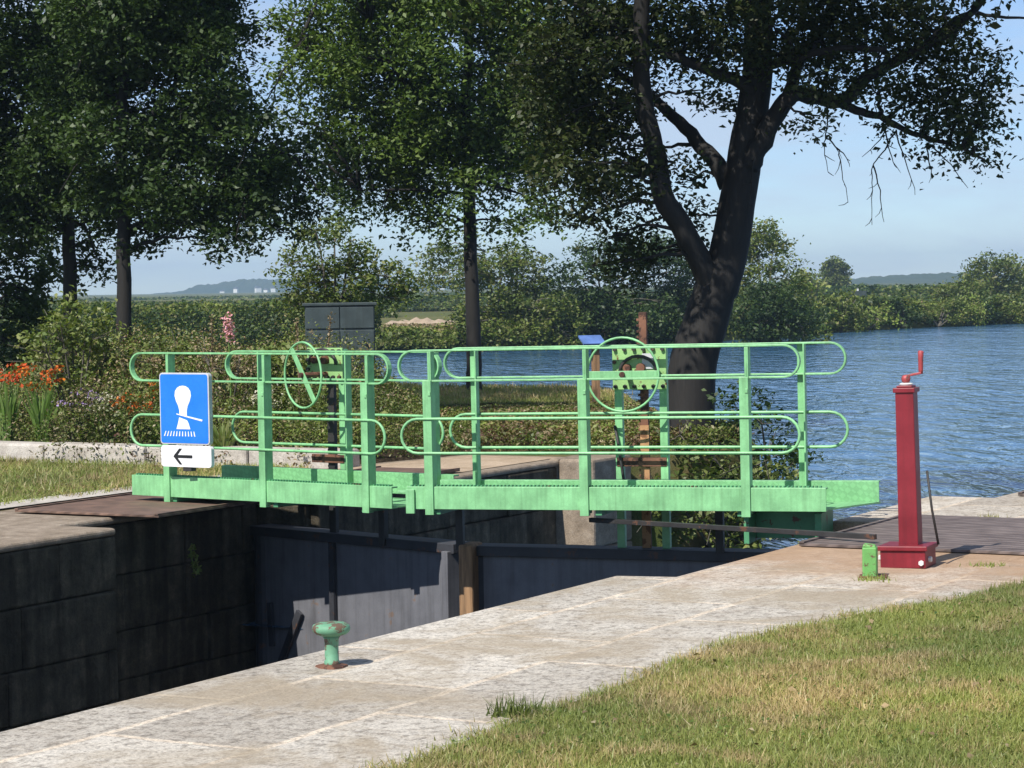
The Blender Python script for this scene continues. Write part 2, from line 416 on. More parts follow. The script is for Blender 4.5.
def unit(v): return v / (np.linalg.norm(v, axis=1, keepdims=True) + 1e-9)
def leaf_quads(C, size, aspect=.5, up=.5, fold=.15, axis=None, axisw=0):
    n = len(C); size = np.broadcast_to(np.asarray(size, float), (n,)) * RNG.uniform(.5, 1.45, n)
    nor = RNG.normal(size=(n, 3)); nor[:, 2] = np.abs(nor[:, 2]) + up; nor = unit(nor)
    d = RNG.normal(size=(n, 3))
    if axis is not None: d = d + np.asarray(axis) * axisw
    d = unit(d - nor * (d * nor).sum(1, keepdims=True)); sd = np.cross(nor, d)
    L = size[:, None]; W = L * aspect; fo = nor * L * fold
    V = np.stack([C - d * L * .5, C + sd * W * .5 + fo + d * L * .08, C + d * L * .5, C - sd * W * .5 + fo + d * L * .08], 1)
    return V.reshape(-1, 3)

# ------------------------------------------------------------------ trees
def inpoly(x, y, poly):
    c = False; j = len(poly) - 1
    for i in range(len(poly)):
        xi, yi = poly[i]; xj, yj = poly[j]
        if (yi > y) != (yj > y) and x < (xj - xi) * (y - yi) / (yj - yi) + xi: c = not c
        j = i
    return c
def crown_leaves(blobs, leaf, dens, sig=.13, per=42, droop=.25, up=.5, aspect=.55, squash=.8):
    out = []
    for (c, r) in blobs:
        nl = int(dens * (r ** 2) / (leaf * leaf * aspect) * 6.0)
        nt = max(4, nl // per)
        d = unit(RNG.normal(size=(nt, 3))); rad = r * RNG.uniform(0, 1, nt) ** .55
        d2 = d * rad[:, None]; d2[:, 2] *= squash
        tw = np.asarray(c)[None] + d2
        k = RNG.uniform(0, 1, (nt, per, 1)) * sig * 2.6
        od = unit(d + RNG.normal(size=(nt, 3)) * .6); od[:, 2] -= droop
        P = tw[:, None] + od[:, None] * k * .8 + RNG.normal(size=(nt, per, 3)) * sig * np.array([.85, .85, .5])
        out.append(P.reshape(-1, 3))
    C = np.concatenate(out)
    return leaf_quads(C, leaf, aspect, up)
def limb(mb, pts, r0, r1, n=8, wob=.0):
    pts = [Vector(p) for p in pts]; out = []
    for i in range(len(pts) - 1):                       # Catmull-Rom through the points
        p0 = pts[max(i - 1, 0)]; p1 = pts[i]; p2 = pts[i + 1]; p3 = pts[min(i + 2, len(pts) - 1)]
        for k in range(4):
            t = k / 4
            q = .5 * ((2 * p1) + (p2 - p0) * t + (2 * p0 - 5 * p1 + 4 * p2 - p3) * t * t + (3 * p1 - p0 - 3 * p2 + p3) * t ** 3)
            out.append(q + Vector(RNG.normal(size=3) * wob))
    out.append(pts[-1]); m = len(out)
    mb.tube(out, [r0 + (r1 - r0) * (i / (m - 1)) ** .8 for i in range(m)], n)
    return out
def connect(mb, skel, blobs, r0=.035, prob=1):
    S = np.array([tuple(p) for p in skel])
    for (c, r) in blobs:
        if random.random() > prob: continue
        c = np.asarray(c); dist = np.linalg.norm(S - c, axis=1) + np.maximum(0, S[:, 2] - c[2]) * .6
        p = Vector(S[int(np.argmin(dist))]); q = Vector(c); L = (q - p).length
        if L < .15: continue
        mid = (p + q) / 2 + Vector((random.uniform(-.1, .1) * L, random.uniform(-.1, .1) * L, random.uniform(.02, .22) * L))
        limb(mb, [p, mid, q], min(.09, r0 * (.6 + .35 * L)), .008, 5, .015)
        for _ in range(3):                                # twigs inside the blob
            e = q + Vector(RNG.normal(size=3)) * r * .55
            mb.tube([mid.lerp(q, .6), q.lerp(e, .5) + Vector(RNG.normal(size=3)) * .04, e], [.010, .007, .004], 4, cap=False)
def poly_blobs(poly, Y, count, rpx, dY=(-2, 2), keep=None):
    xs = [p[0] for p in poly]; ys = [p[1] for p in poly]; out = []; pts = []
    tries = 0
    while len(out) < count and tries < count * 60:
        tries += 1
        x = random.uniform(min(xs), max(xs)); y = random.uniform(min(ys), max(ys))
        if not inpoly(x, y, poly): continue
        rr = random.uniform(*rpx)
        dy = random.uniform(*dY); w = ony(x, y, Y + dy)
        if any((Vector(o[0]) - w).length < .45 * rr * Y / F for o in out): continue
        out.append(((w.x, w.y, w.z), rr * (Y + dy) / F))
    return out
def tree(name, label, base, trunks, blobs, leafm, leaf=.09, dens=3.0, barkm='bark', group=None, cat='tree', high=None, prob=1, extra=None, sig=.13, up=.5, r0=.035):
    b = Vector(base); t = empty(name, b, 0, label, cat, group)
    tm = MB(); skel = []
    for (pts, r0_, r1_) in trunks:
        skel += limb(tm, [Vector(p) - b for p in pts], r0_, r1_, 12, .008)
    loc = [((c[0] - b.x, c[1] - b.y, c[2] - b.z), r) for c, r in blobs]
    connect(tm, skel, loc, r0, prob)
    hl = [((c[0] - b.x, c[1] - b.y, c[2] - b.z), r) for c, r in (high or [])]
    if hl: connect(tm, skel, hl, .05, .5)
    if extra: extra(tm, b)
    tm.build('trunk', M[barkm], t, smooth=True, fixn=False)
    V = crown_leaves(loc, leaf, dens, sig, up=up)
    if hl: V = np.concatenate([V, crown_leaves(hl, leaf * 1.5, dens * .5, sig * 1.5, up=up)])
    fast_mesh('crown', V, 4, M[leafm], None, t)
    return t

def P(Y, *pp): return [ony(x, y, Y + (d[0] if d else 0)) for (x, y, *d) in pp]

# --- the oak on the river bank
YO = 27.0
def oak_twigs(tm, b):
    for pts in ([(828, 108), (826, 135), (824, 150), (828, 172)], [(827, 138), (838, 150), (842, 172), (848, 202)], [(836, 148), (850, 161)],
                [(895, 131), (885, 150), (873, 165), (872, 190), (872, 225)], [(873, 165), (880, 190), (884, 222)], [(895, 131), (905, 160), (915, 195)],
                [(927, 145), (930, 165), (932, 177)], [(888, 122), (880, 140), (862, 157)], [(752, 160), (751, 190), (748, 215)], [(930, 145), (950, 165), (968, 188)], [(885, 130), (890, 152), (897, 168)]):
        q = [p - b for p in P(YO - .3, *pts)]
        out = limb(tm, q, .011, .003, 5, .006)
        for k in range(3, len(out), 3):
            e = out[k] + Vector((random.uniform(-.12, .12), random.uniform(-.1, .1), -random.uniform(.02, .16)))
            tm.tube([out[k], out[k].lerp(e, .5) + Vector((.01, 0, -.01)), e], [.005, .004, .002], 4, cap=False)
oak_tr = [(P(YO, (686, 470), (688, 430), (695, 360), (712, 300), (724, 270), (737, 204), (748, 136), (757, 68), (757, 0), (750, -120)), .325, .135),
          (P(YO, (714, 312, .05), (703, 268, -.1), (682, 228, -.25), (663, 195, -.4), (657, 159, -.4), (646, 113, -.5), (641, 68, -.6), (641, 0, -.7), (630, -110, -.9)), .15, .08),
          (P(YO, (728, 185, .1), (716, 163, .1), (696, 140, .2), (673, 116, .3), (648, 95, .4), (615, 70, .6)), .12, .04),
          (P(YO, (752, 90, -.1), (735, 80, -.2), (691, 63, -.4), (650, 45, -.5), (610, 20, -.6)), .09, .03),
          (P(YO, (748, 165, -.1), (762, 140, -.2), (782, 106, -.3), (800, 94, -.3), (841, 101, -.4), (868, 76, -.5), (904, 57, -.5), (945, 35, -.5), (975, 10, -.6)), .13, .04),
          (P(YO, (838, 102, -.4), (862, 112, -.4), (886, 120, -.4), (922, 136, -.4), (955, 146, -.5), (985, 160, -.6)), .06, .012),
          (P(YO, (757, 70, 0), (795, 59, -.5), (832, 50, -.7), (886, 49, -.9)), .06, .03),
          (P(YO, (930, 40, -.5), (963, 15, -.5), (995, 16, -.5), (1040, 20, -.5)), .04, .01),
          (P(YO, (788, 102, -.2), (800, 60, .2), (830, 20, .4), (850, -40, .5)), .08, .04),
          (P(YO, (757, 20), (700, -30, .5), (620, -90, .8)), .09, .05), (P(YO, (752, -20), (820, -90, -.8), (880, -160, -1)), .09, .05)]
oak_px = [(985, 75, 24), (968, 118, 28), (972, 150, 17), (940, 92, 33), (912, 40, 34), (955, 50, 28), (880, 62, 30), (850, 35, 40), (908, 108, 22), (930, 138, 18), (826, 84, 26), (806, 118, 15),
          (820, 40, 30), (800, 18, 42), (765, 20, 40), (720, 25, 42), (895, 8, 36), (845, 5, 40), (690, 20, 42), (672, 55, 22), (640, 25, 42), (700, 90, 13), (790, 60, 22), (770, 55, 20), (945, 15, 26), (960, 90, 26), (985, 110, 16), (880, 95, 16),
          (600, 45, 42), (575, 20, 40), (570, 85, 40), (605, 110, 30), (582, 140, 36), (562, 165, 28), (600, 180, 28), (590, 215, 22), (620, 205, 18), (615, 240, 18), (640, 175, 13), (645, 225, 14), (625, 150, 18),
          (560, 120, 32), (690, 180, 11), (700, 215, 11), (668, 160, 9), (640, 95, 16), (660, 90, 12), (655, 250, 16), (640, 262, 16), (612, 265, 16), (680, 250, 9), (545, 60, 34), (740, 60, 16), (730, 110, 8)]
def pxb(lst, Y, dY): return [(tuple(ony(x, y, Y + random.uniform(*dY))), r * Y / F) for x, y, r in lst]
oak_b = pxb(oak_px, YO, (-.9, .5)) + pxb([(x + random.uniform(-12, 12), y + random.uniform(-12, 12), r * .8) for x, y, r in oak_px if x < 660 and y < 200], YO, (.2, 1.4))
oak_h = poly_blobs([(480, -10), (520, -260), (700, -420), (860, -380), (1000, -190), (1030, -25)], YO, 60, (40, 60), (-3.6, 2.5)) \
    + poly_blobs([(560, -60), (560, -260), (860, -300), (960, -80)], YO, 26, (45, 65), (-4.5, -2.5))
tree('oak_tree', 'broad dark oak with forked trunk and dead hanging twigs on the river bank', ony(686, 470, YO), oak_tr, oak_b, 'leaf_oak', .072, 3.1, 'bark', None, 'tree', oak_h, 1, oak_twigs)

# --- young tree with one slim trunk by the water
YM = 42.0
mid_poly = [(300, 10), (318, -60), (560, -60), (575, 60), (560, 130), (550, 200), (500, 190), (470, 170), (440, 205), (400, 200), (340, 185), (322, 150), (335, 110), (305, 70)]
mid_b = poly_blobs(mid_poly, YM, 95, (18, 32), (-1.6, 1.6)) + pxb([(430, 228, 13), (447, 216, 15), (500, 218, 14), (520, 222, 16), (545, 205, 16), (355, 205, 14), (385, 213, 14), (410, 222, 10), (335, 190, 14), (535, 185, 22), (296, 92, 12), (278, 82, 9), (282, 28, 11), (300, 45, 10), (268, 98, 8), (315, 130, 13), (292, 120, 9), (285, 160, 9), (270, 12, 8), (410, 190, 20), (470, 185, 18), (440, 190, 18)], YM, (-1.2, .5))
mid_h = poly_blobs([(290, -60), (330, -260), (520, -300), (600, -120), (580, -50)], YM, 30, (28, 42), (-1.6, 2.4))
tree('slim_tree', 'green tree with one straight slim trunk on the grass before the river', ony(474, 396, YM),
     [(P(YM, (475, 400), (474, 350), (471, 260), (469, 190), (466, 110), (470, 20), (468, -120)), .15, .07), (P(YM, (469, 190), (440, 140), (400, 80, -.4), (370, 20, -.5)), .06, .02),
      (P(YM, (468, 160), (500, 110, .4), (530, 60, .6)), .06, .02), (P(YM, (468, 120), (420, 80, .4), (340, 60, .3), (290, 40, .2)), .06, .02), (P(YM, (469, 180), (510, 190, -.4), (545, 205, -.6)), .035, .01), (P(YM, (470, 195), (430, 190, -.3), (360, 190, -.6)), .04, .01)],
     mid_b, 'leaf_mid', .095, 3.2, 'bark', None, 'tree', mid_h, sig=.17)

# --- two trees behind the flower bed on the left
YA = 33.0
left_poly = [(60, 90), (60, -60), (238, -60), (238, 40), (215, 70), (262, 130), (305, 175), (300, 215), (262, 222), (225, 228), (180, 205), (150, 220), (125, 190), (95, 195)]
la = poly_blobs(left_poly, YA, 92, (22, 38), (-1.8, 1.6)) + pxb([(200, 228, 12), (215, 238, 10), (240, 232, 14), (275, 228, 14), (300, 212, 16), (310, 185, 16), (325, 195, 10), (290, 150, 22), (150, 232, 11), (100, 205, 18), (120, 195, 20), (250, 110, 11), (143, 245, 7)], YA, (-.9, .5))
lah = poly_blobs([(70, -60), (80, -260), (220, -280), (290, -70)], YA, 40, (40, 60), (-3.6, 2.0))
tree('dark_tree', 'dense dark tree with bare straight trunk, right one of the left pair', ony(124, 345, YA) - Vector((0, 0, 1.1)),
     [([ony(124, 345, YA) - Vector((0, 0, 1.2))] + P(YA, (124, 330), (123, 230), (121, 150), (124, 40), (120, -120)), .125, .06), (P(YA, (122, 190), (160, 150, -.3), (220, 130, -.5), (270, 150, -.6)), .06, .015), (P(YA, (122, 150), (180, 80), (220, 20)), .06, .02)],
     la, 'leaf_dark', .08, 3.0, 'bark', None, 'tree', lah)
YB = 35.0
lb_poly = [(-90, 60), (-80, -60), (110, -60), (110, 80), (90, 150), (100, 215), (75, 225), (40, 210), (0, 225), (-90, 240)]
lb = poly_blobs(lb_poly, YB, 80, (22, 38), (-1.6, 1.8)) + pxb([(95, 245, 8), (88, 262, 8), (100, 228, 10), (45, 225, 16), (20, 215, 22), (97, 270, 6)], YB, (-.6, .4))
lbh = poly_blobs([(-90, -60), (-80, -260), (90, -270), (120, -70)], YB, 36, (40, 60), (-3.4, 2.2))
tree('dark_tree', 'dense dark tree with slightly leaning trunk, left one of the left pair', ony(72, 340, YB) - Vector((0, 0, 1.1)),
     [([ony(72, 340, YB) - Vector((0, 0, 1.2))] + P(YB, (71, 310), (68, 230), (65, 160), (60, 60), (55, -100)), .125, .06), (P(YB, (67, 180), (30, 120), (-20, 90)), .06, .02), (P(YB, (66, 170), (85, 225, -.3), (98, 260, -.4)), .03, .008)],
     lb, 'leaf_dark', .085, 3.0, 'bark', None, 'tree', lbh)
YC = 38.0
lc = poly_blobs([(-100, 180), (25, 185), (48, 240), (40, 300), (22, 345), (0, 380), (-100, 390)], YC, 44, (18, 30), (-1.2, 1.2))
tree('bushy_tree', 'bushy dark tree with foliage down to the ground at the left edge', ony(-20, 400, YC) - Vector((0, 0, .4)), [(P(YC, (-20, 408), (-18, 330), (-15, 250), (-20, 190)), .13, .05)], lc, 'leaf_dark', .11, 2.6, 'bark')

# --- small sparse tree behind the cabinet, trees of the far bank
def far_tree(name, label, Y, x, ybase, poly, n, rpx, leafm, leaf, dY=(-1, 1), dens=2.4, group=None, sig=None, prob=.7, stems=1, cat='tree'):
    bl = poly_blobs(poly, Y, n, rpx, dY)
    top = min(p[1] for p in poly); b = ony(x, ybase, Y)
    tr = []
    for k in range(stems):
        dx = (k - (stems - 1) / 2) * 10
        tr.append(([b + Vector(((k) * .1, 0, 0))] + P(Y, (x + dx * .4, ybase - (ybase - top) * .3), (x + dx, ybase - (ybase - top) * .55), (x + dx * 1.6, ybase - (ybase - top) * .85)), .0011 * Y + .012, .015))
    tree(name, label, b, tr, bl, leafm, leaf, dens, 'bark_pale', group, cat, None, prob, sig=sig or leaf * 1.5, r0=.03)
far_tree('small_tree', 'small thin airy tree rising behind the dark cabinet', 56, 335, 362, [(285, 260), (300, 235), (325, 218), (345, 222), (362, 250), (385, 250), (405, 285), (400, 312), (360, 305), (325, 315), (290, 312), (282, 285)], 44, (7, 13), 'leaf_far', .11, (-.8, .8), 1.25, stems=3)
far_tree('airy_tree', 'olive airy tree on the far bank behind the slim trunk', 113, 500, 345, [(412, 268), (440, 245), (470, 235), (520, 237), (540, 252), (548, 280), (530, 300), (480, 298), (455, 285), (420, 288)], 40, (8, 15), 'leaf_far', .19, (-2, 2), 1.3, stems=3)
far_tree('bushy_tree', 'low dark bush at the waterline behind the slim trunk', 112, 520, 347, [(452, 345), (458, 318), (480, 305), (520, 300), (560, 296), (575, 345)], 40, (8, 14), 'leaf_far', .19, (-1.5, 1.5), 2.0, stems=2, cat='bush')
far_tree('bushy_tree', 'rounded bushy tree on the far bank left of the oak trunk', 114, 610, 347, [(545, 285), (575, 250), (610, 240), (660, 245), (700, 260), (710, 345), (545, 345)], 80, (10, 18), 'leaf_dark', .19, (-2, 2), 2.0, stems=3)
far_tree('bushy_tree', 'olive bushy tree on the far bank right of the oak trunk', 118, 765, 340, [(735, 245), (760, 230), (785, 238), (802, 262), (795, 285), (775, 285), (800, 305), (808, 336), (735, 338)], 46, (9, 15), 'leaf_far', .19, (-2, 2), 2.2, stems=2)
far_tree('bushy_tree', 'dark low bush at the waterline right of the oak trunk', 116, 775, 340, [(735, 338), (740, 295), (770, 285), (800, 300), (815, 338)], 40, (8, 13), 'leaf_dark', .19, (-3, -1), 2.4, stems=2, cat='bush')
far_tree('round_tree', 'lone small round tree standing on the horizon right of the oak', 330, 833, 289, [(822, 275), (826, 266), (834, 263), (843, 266), (847, 276), (842, 287), (824, 287)], 40, (3.5, 5.5), 'leaf_far', .40, (-1.5, 1.5), 3.0, sig=.35)
far_tree('round_tree', 'round tree at the right edge of the far bank', 205, 993, 318, [(966, 275), (982, 262), (1000, 260), (1016, 262), (1022, 290), (1020, 318), (968, 318)], 50, (6, 10), 'leaf_far', .30, (-2, 2), 2.4)
far_tree('bushy_tree', 'rounded bush at the waterline near the right picture edge', 182, 958, 326, [(925, 326), (932, 300), (955, 284), (978, 292), (990, 326)], 36, (6, 10), 'leaf_far', .28, (-1.5, 1.5), 2.2, cat='bush')
far_tree('round_tree', 'tree cut by the right picture edge beyond the river', 210, 1050, 318, [(1022, 285), (1040, 265), (1070, 270), (1080, 318), (1020, 318)], 24, (7, 12), 'leaf_far', .42, (-2, 2), 2.6)
far_tree('round_tree', 'low pale tree left of the lone round tree', 260, 806, 296, [(790, 287), (800, 280), (813, 282), (818, 292), (790, 294)], 12, (4, 7), 'leaf_farlight', .45, (-3, 3), 2.0)

# ------------------------------------------------------------------ setting: ground, water, quays
def sheet(name, pts, z, m, kind='structure', rot=0, depth=None):
    mb = MB()
    if depth is None: mb.add([(x, y, z) for x, y in pts], [tuple(range(len(pts)))])
    else: mb.prism(pts, z - depth, z)
    o = mb.build(name, m); o.rotation_euler = (0, 0, rot)
    o['kind'] = kind; return o
LR = R(90) - R(28.9)
def LKroot(o):                                  # local (a, n) -> world: x axis = lock axis, y axis = n
    o.rotation_euler = (0, 0, R(90 - 28.9)); return o
near_poly = [(-30, 6.66), (13.35, 6.66), (13.43, 6.29), (17, 6.29), (17, 6.66), (19.3, 6.66), (19.3, 6.12), (21.6, 6.02), (21.6, -30), (-30, -30)]
o = sheet('quay', near_poly, 0, M['paving'], depth=.34); LKroot(o)
o.modifiers.new('bevel', 'BEVEL').width = .025; o.modifiers['bevel'].segments = 3; o.modifiers['bevel'].limit_method = 'ANGLE'
far_poly = [(-30, 11.62), (14.7, 11.62), (14.7, 12.2), (17.4, 12.2), (17.4, 11.62), (22.6, 11.62), (22.6, 13.4), (19.0, 13.5), (-30, 13.6)]
o = sheet('far_quay', far_poly, -.002, M['stone_cope'], depth=.06); LKroot(o)  # thin top slab; shade on the coping's upright face painted as dark wall stone
o.modifiers.new('bevel', 'BEVEL').width = .03; o.modifiers['bevel'].segments = 3; o.modifiers['bevel'].limit_method = 'ANGLE'

# river: one sheet from the gates to far beyond the bank
mb = MB(); mb.add([(17.08, -600, -1.1), (600, -600, -1.1), (600, 500, -1.1), (17.08, 500, -1.1)], [(0, 1, 2, 3)])
o = LKroot(mb.build('river', M['river'])); o['kind'] = 'structure'
mb = MB(); mb.add([(-30, 6.3, -2.6), (17.6, 6.3, -2.6), (17.6, 12.2, -2.6), (-30, 12.2, -2.6)], [(0, 1, 2, 3)])
o = LKroot(mb.build('chamber_water', M['chamber'])); o['kind'] = 'structure'

# land left of the lock (lawn, beds, grassy point)
w0 = LK(22.6, 11.75); wA = LK(-30, 12.3); wB = LK(14.6, 12.3); wC = LK(17.5, 12.3); wD = LK(17.5, 11.75)
left_land = [(-70, -20), (wA.x, wA.y), (wC.x, wC.y), (wD.x, wD.y), (w0.x, w0.y), (1.9, 25.9), (2.75, 26.7), (2.75, 28.5), (2.0, 33), (1.9, 41), (1.2, 43.3), (-1, 44.2), (-3.2, 47), (-4.5, 54), (-5, 62), (-14, 72), (-70, 84)]
mb = MB(); mb.prism(left_land, -1.9, -.012); o = mb.build('left_bank', M['lawn']); o['kind'] = 'structure'

# land across the river, rising a little to the horizon
shore = [(-420, 96), (-60, 104), (-25, 108), (-8, 109), (2, 111), (9, 118), (14, 132), (22, 146), (34, 160), (60, 178), (130, 195), (600, 215)]
mb = MB(); vs = []; fs = []
rows = [(0, -1.5), (.8, -.75), (30, -.55), (120, -.3), (400, .3), (1200, .9), (2300, 1.5)]
for k, (d, z) in enumerate(rows):
    for (x, y) in shore: vs.append((x * (1 + d / 600 if abs(x) > 50 else 1), y + d, z + (random.uniform(-.06, .06) if 1 < d < 200 else 0)))
nS = len(shore)
for k in range(len(rows) - 1):
    for i in range(nS - 1): fs.append((k * nS + i, k * nS + i + 1, (k + 1) * nS + i + 1, (k + 1) * nS + i))
mb.add(vs, fs); o = mb.build('meadow', M['meadow'], smooth=True, fixn=True); o['kind'] = 'structure'
mb = MB(); mb.add([(-1450, -50, -4), (1450, -50, -4), (1450, 2700, -4), (-1450, 2700, -4)], [(0, 1, 2, 3)])
o = mb.build('ground', M['meadow']); o['kind'] = 'structure'

# distant hills
def ridge(name, Y, pts, m, depth=300):
    mb = MB(); vs = []; fs = []; top = []
    for i in range(len(pts) - 1):
        (x0, y0), (x1, y1) = pts[i], pts[i + 1]; k = max(2, int((x1 - x0) / 3))
        for j in range(k):
            t = j / k; t2 = t * t * (3 - 2 * t); top.append((x0 + (x1 - x0) * t, y0 + (y1 - y0) * t2 + random.uniform(-.9, .9)))
    for x, y in top:
        p = ony(x, y, Y); vs += [(p.x, p.y - depth * .35, 0.2), (p.x, p.y - depth * .12, p.z * .62 + random.uniform(-.6, .6)), (p.x, p.y, p.z), (p.x, p.y + depth * .5, 0)]
    for i in range(len(top) - 1):
        for k in range(3): fs.append((i * 4 + k, i * 4 + 4 + k, i * 4 + 5 + k, i * 4 + 1 + k))
    mb.add(vs, fs); o = mb.build(name, m, smooth=False); o['kind'] = 'structure'; return o
ridge('hill', 2300, [(-200, 299), (60, 300), (120, 298), (170, 293), (205, 284.5), (250, 279), (290, 279.5), (330, 281), (380, 279.5), (430, 280), (480, 282), (540, 287), (640, 291)], M['hill'])
ridge('hill', 1500, [(700, 284), (780, 283.5), (850, 279), (880, 276), (915, 274.5), (945, 272.5), (975, 273.5), (1000, 275), (1060, 274), (1200, 278)], M['hill'])
ridge('hill', 1100, [(-200, 298), (60, 300.5), (160, 299.5), (300, 296.5), (420, 294.5), (520, 293), (620, 292), (760, 287), (860, 284.5), (1000, 283), (1200, 280)], M['hill'])

# lock walls: coursed blocks
def blocks(mb, p0, p1, z0, z1, thick, side, hs=(.42, .46, .40, .5), ls=(.8, 1.5)):
    # wall in local (a, n) from p0 to p1; side = unit vector pointing out of the face
    p0 = Vector((*p0, 0)); p1 = Vector((*p1, 0)); d = (p1 - p0); L = d.length; d.normalize(); s = Vector((*side, 0))
    z = z1; k = 0
    while z > z0:
        h = hs[k % len(hs)]; k += 1; x = -random.uniform(0, .7)
        while x < L:
            l = random.uniform(*ls); a = max(x, 0); b = min(x + l, L); x += l
            if b - a < .05: continue
            out = random.uniform(-.022, .022)
            c = p0 + d * ((a + b) / 2) - s * (thick / 2 - out)
            rot = Matrix((d, s, Vector((0, 0, 1)))).transposed()
            mb.box((c.x, c.y, z - h / 2), (b - a - .006, thick, h - .006), rot)
        z -= h
    return mb
wl = empty('lock_wall', (0, 0, 0), R(90 - 28.9), 'long shaded stone wall of the lock below the left quay, with gate recess', 'lock wall')
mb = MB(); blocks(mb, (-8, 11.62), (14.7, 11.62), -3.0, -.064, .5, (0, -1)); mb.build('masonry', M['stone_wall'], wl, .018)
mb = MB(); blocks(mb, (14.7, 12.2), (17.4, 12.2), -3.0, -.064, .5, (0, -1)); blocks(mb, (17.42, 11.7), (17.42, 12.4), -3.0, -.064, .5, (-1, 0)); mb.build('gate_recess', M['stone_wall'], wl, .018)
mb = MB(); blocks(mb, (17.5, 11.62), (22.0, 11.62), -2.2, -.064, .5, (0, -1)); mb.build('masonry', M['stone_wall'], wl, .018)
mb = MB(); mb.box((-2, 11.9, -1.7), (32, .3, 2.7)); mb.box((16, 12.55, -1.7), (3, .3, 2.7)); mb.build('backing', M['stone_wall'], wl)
mb = MB(); blocks(mb, (22.02, 11.2), (22.02, 11.75), -2.2, .02, .9, (-1, 0), (.5, .42, .46), (.6, .9)); pr = mb.build('end_pier', M['stone_cope'], wl, .03); pr['label'] = 'squared pale end block'
wn = empty('lock_wall', (0, 0, 0), R(90 - 28.9), 'stone wall of the lock below the near paved quay, its edge by the bollard', 'lock wall')
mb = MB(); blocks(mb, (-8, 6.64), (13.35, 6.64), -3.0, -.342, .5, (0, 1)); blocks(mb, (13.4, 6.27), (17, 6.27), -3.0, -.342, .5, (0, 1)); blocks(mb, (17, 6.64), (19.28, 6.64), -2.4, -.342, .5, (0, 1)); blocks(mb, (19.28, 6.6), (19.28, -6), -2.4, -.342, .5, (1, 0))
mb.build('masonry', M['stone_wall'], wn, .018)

# low stone kerb before the flower bed
kb = empty('stone_kerb', (0, 0, 0), R(90 - 28.9), 'low pale stone kerb along the flower bed by the lawn', 'kerb')
mb = MB(); x = 13.2
while x < 24:
    l = random.uniform(.8, 1.7); h = random.uniform(.15, .19)
    mb.box((20.55 + random.uniform(-.02, .02), x + l / 2, h / 2 - .03), (.32, l - .02, h + .06), Matrix.Rotation(random.uniform(-.012, .012), 3, 'X')); x += l
mb.build('stone', M['stone_pale'], kb, .03)
o = sheet('kerb_path', [(12.0, 13.62), (20.35, 13.52), (20.35, 13.95), (12.0, 14.0)], .006, M['stone_pale']); LKroot(o)
o = sheet('gravel_path', [(18.2, 13.42), (20.3, 13.3), (22.4, 12.9), (22.4, 11.8), (18.2, 11.8)], .004, M['sand']); LKroot(o)

# steel cover plates
def cover(name, lo, hi, z, m, label):
    t = empty(name, LK((lo[0] + hi[0]) / 2, (lo[1] + hi[1]) / 2, z), R(90 - 28.9), label, 'steel plate')
    sx, sy = hi[0] - lo[0], hi[1] - lo[1]
    k = 2; w = sx / k
    for i in range(k):
        mb = MB(); mb.box((-sx / 2 + w * (i + .5), 0, .012), (w - .012, sy, .02)); mb.build('tread_sheet', m, t, .003)
    for yy in (-sy / 2 + .02, sy / 2 - .02): MB().box((0, yy, .028), (sx, .035, .012)).build('edge_strip', m, t)
    return t
cover('cover_plate', (15.25, 4.3), (17.45, 6.2), .004, M['plate'], 'dark ribbed steel plate set in the quay behind the red pedestal')
cover('cover_plate', (15.35, 11.72), (17.25, 13.2), .01, M['plate_rust'], 'rusty ribbed steel plate under the left end of the footbridge')
cover('cover_plate', (18.2, 11.8), (20.3, 12.75), .012, M['plate_rust'], 'rusty steel plate on the far quay beyond the middle of the footbridge')
cover('cover_plate', (19.45, 3.6), (21.5, 5.95), .004, M['plate'], 'dark steel plate at the river corner of the quay, right picture edge')

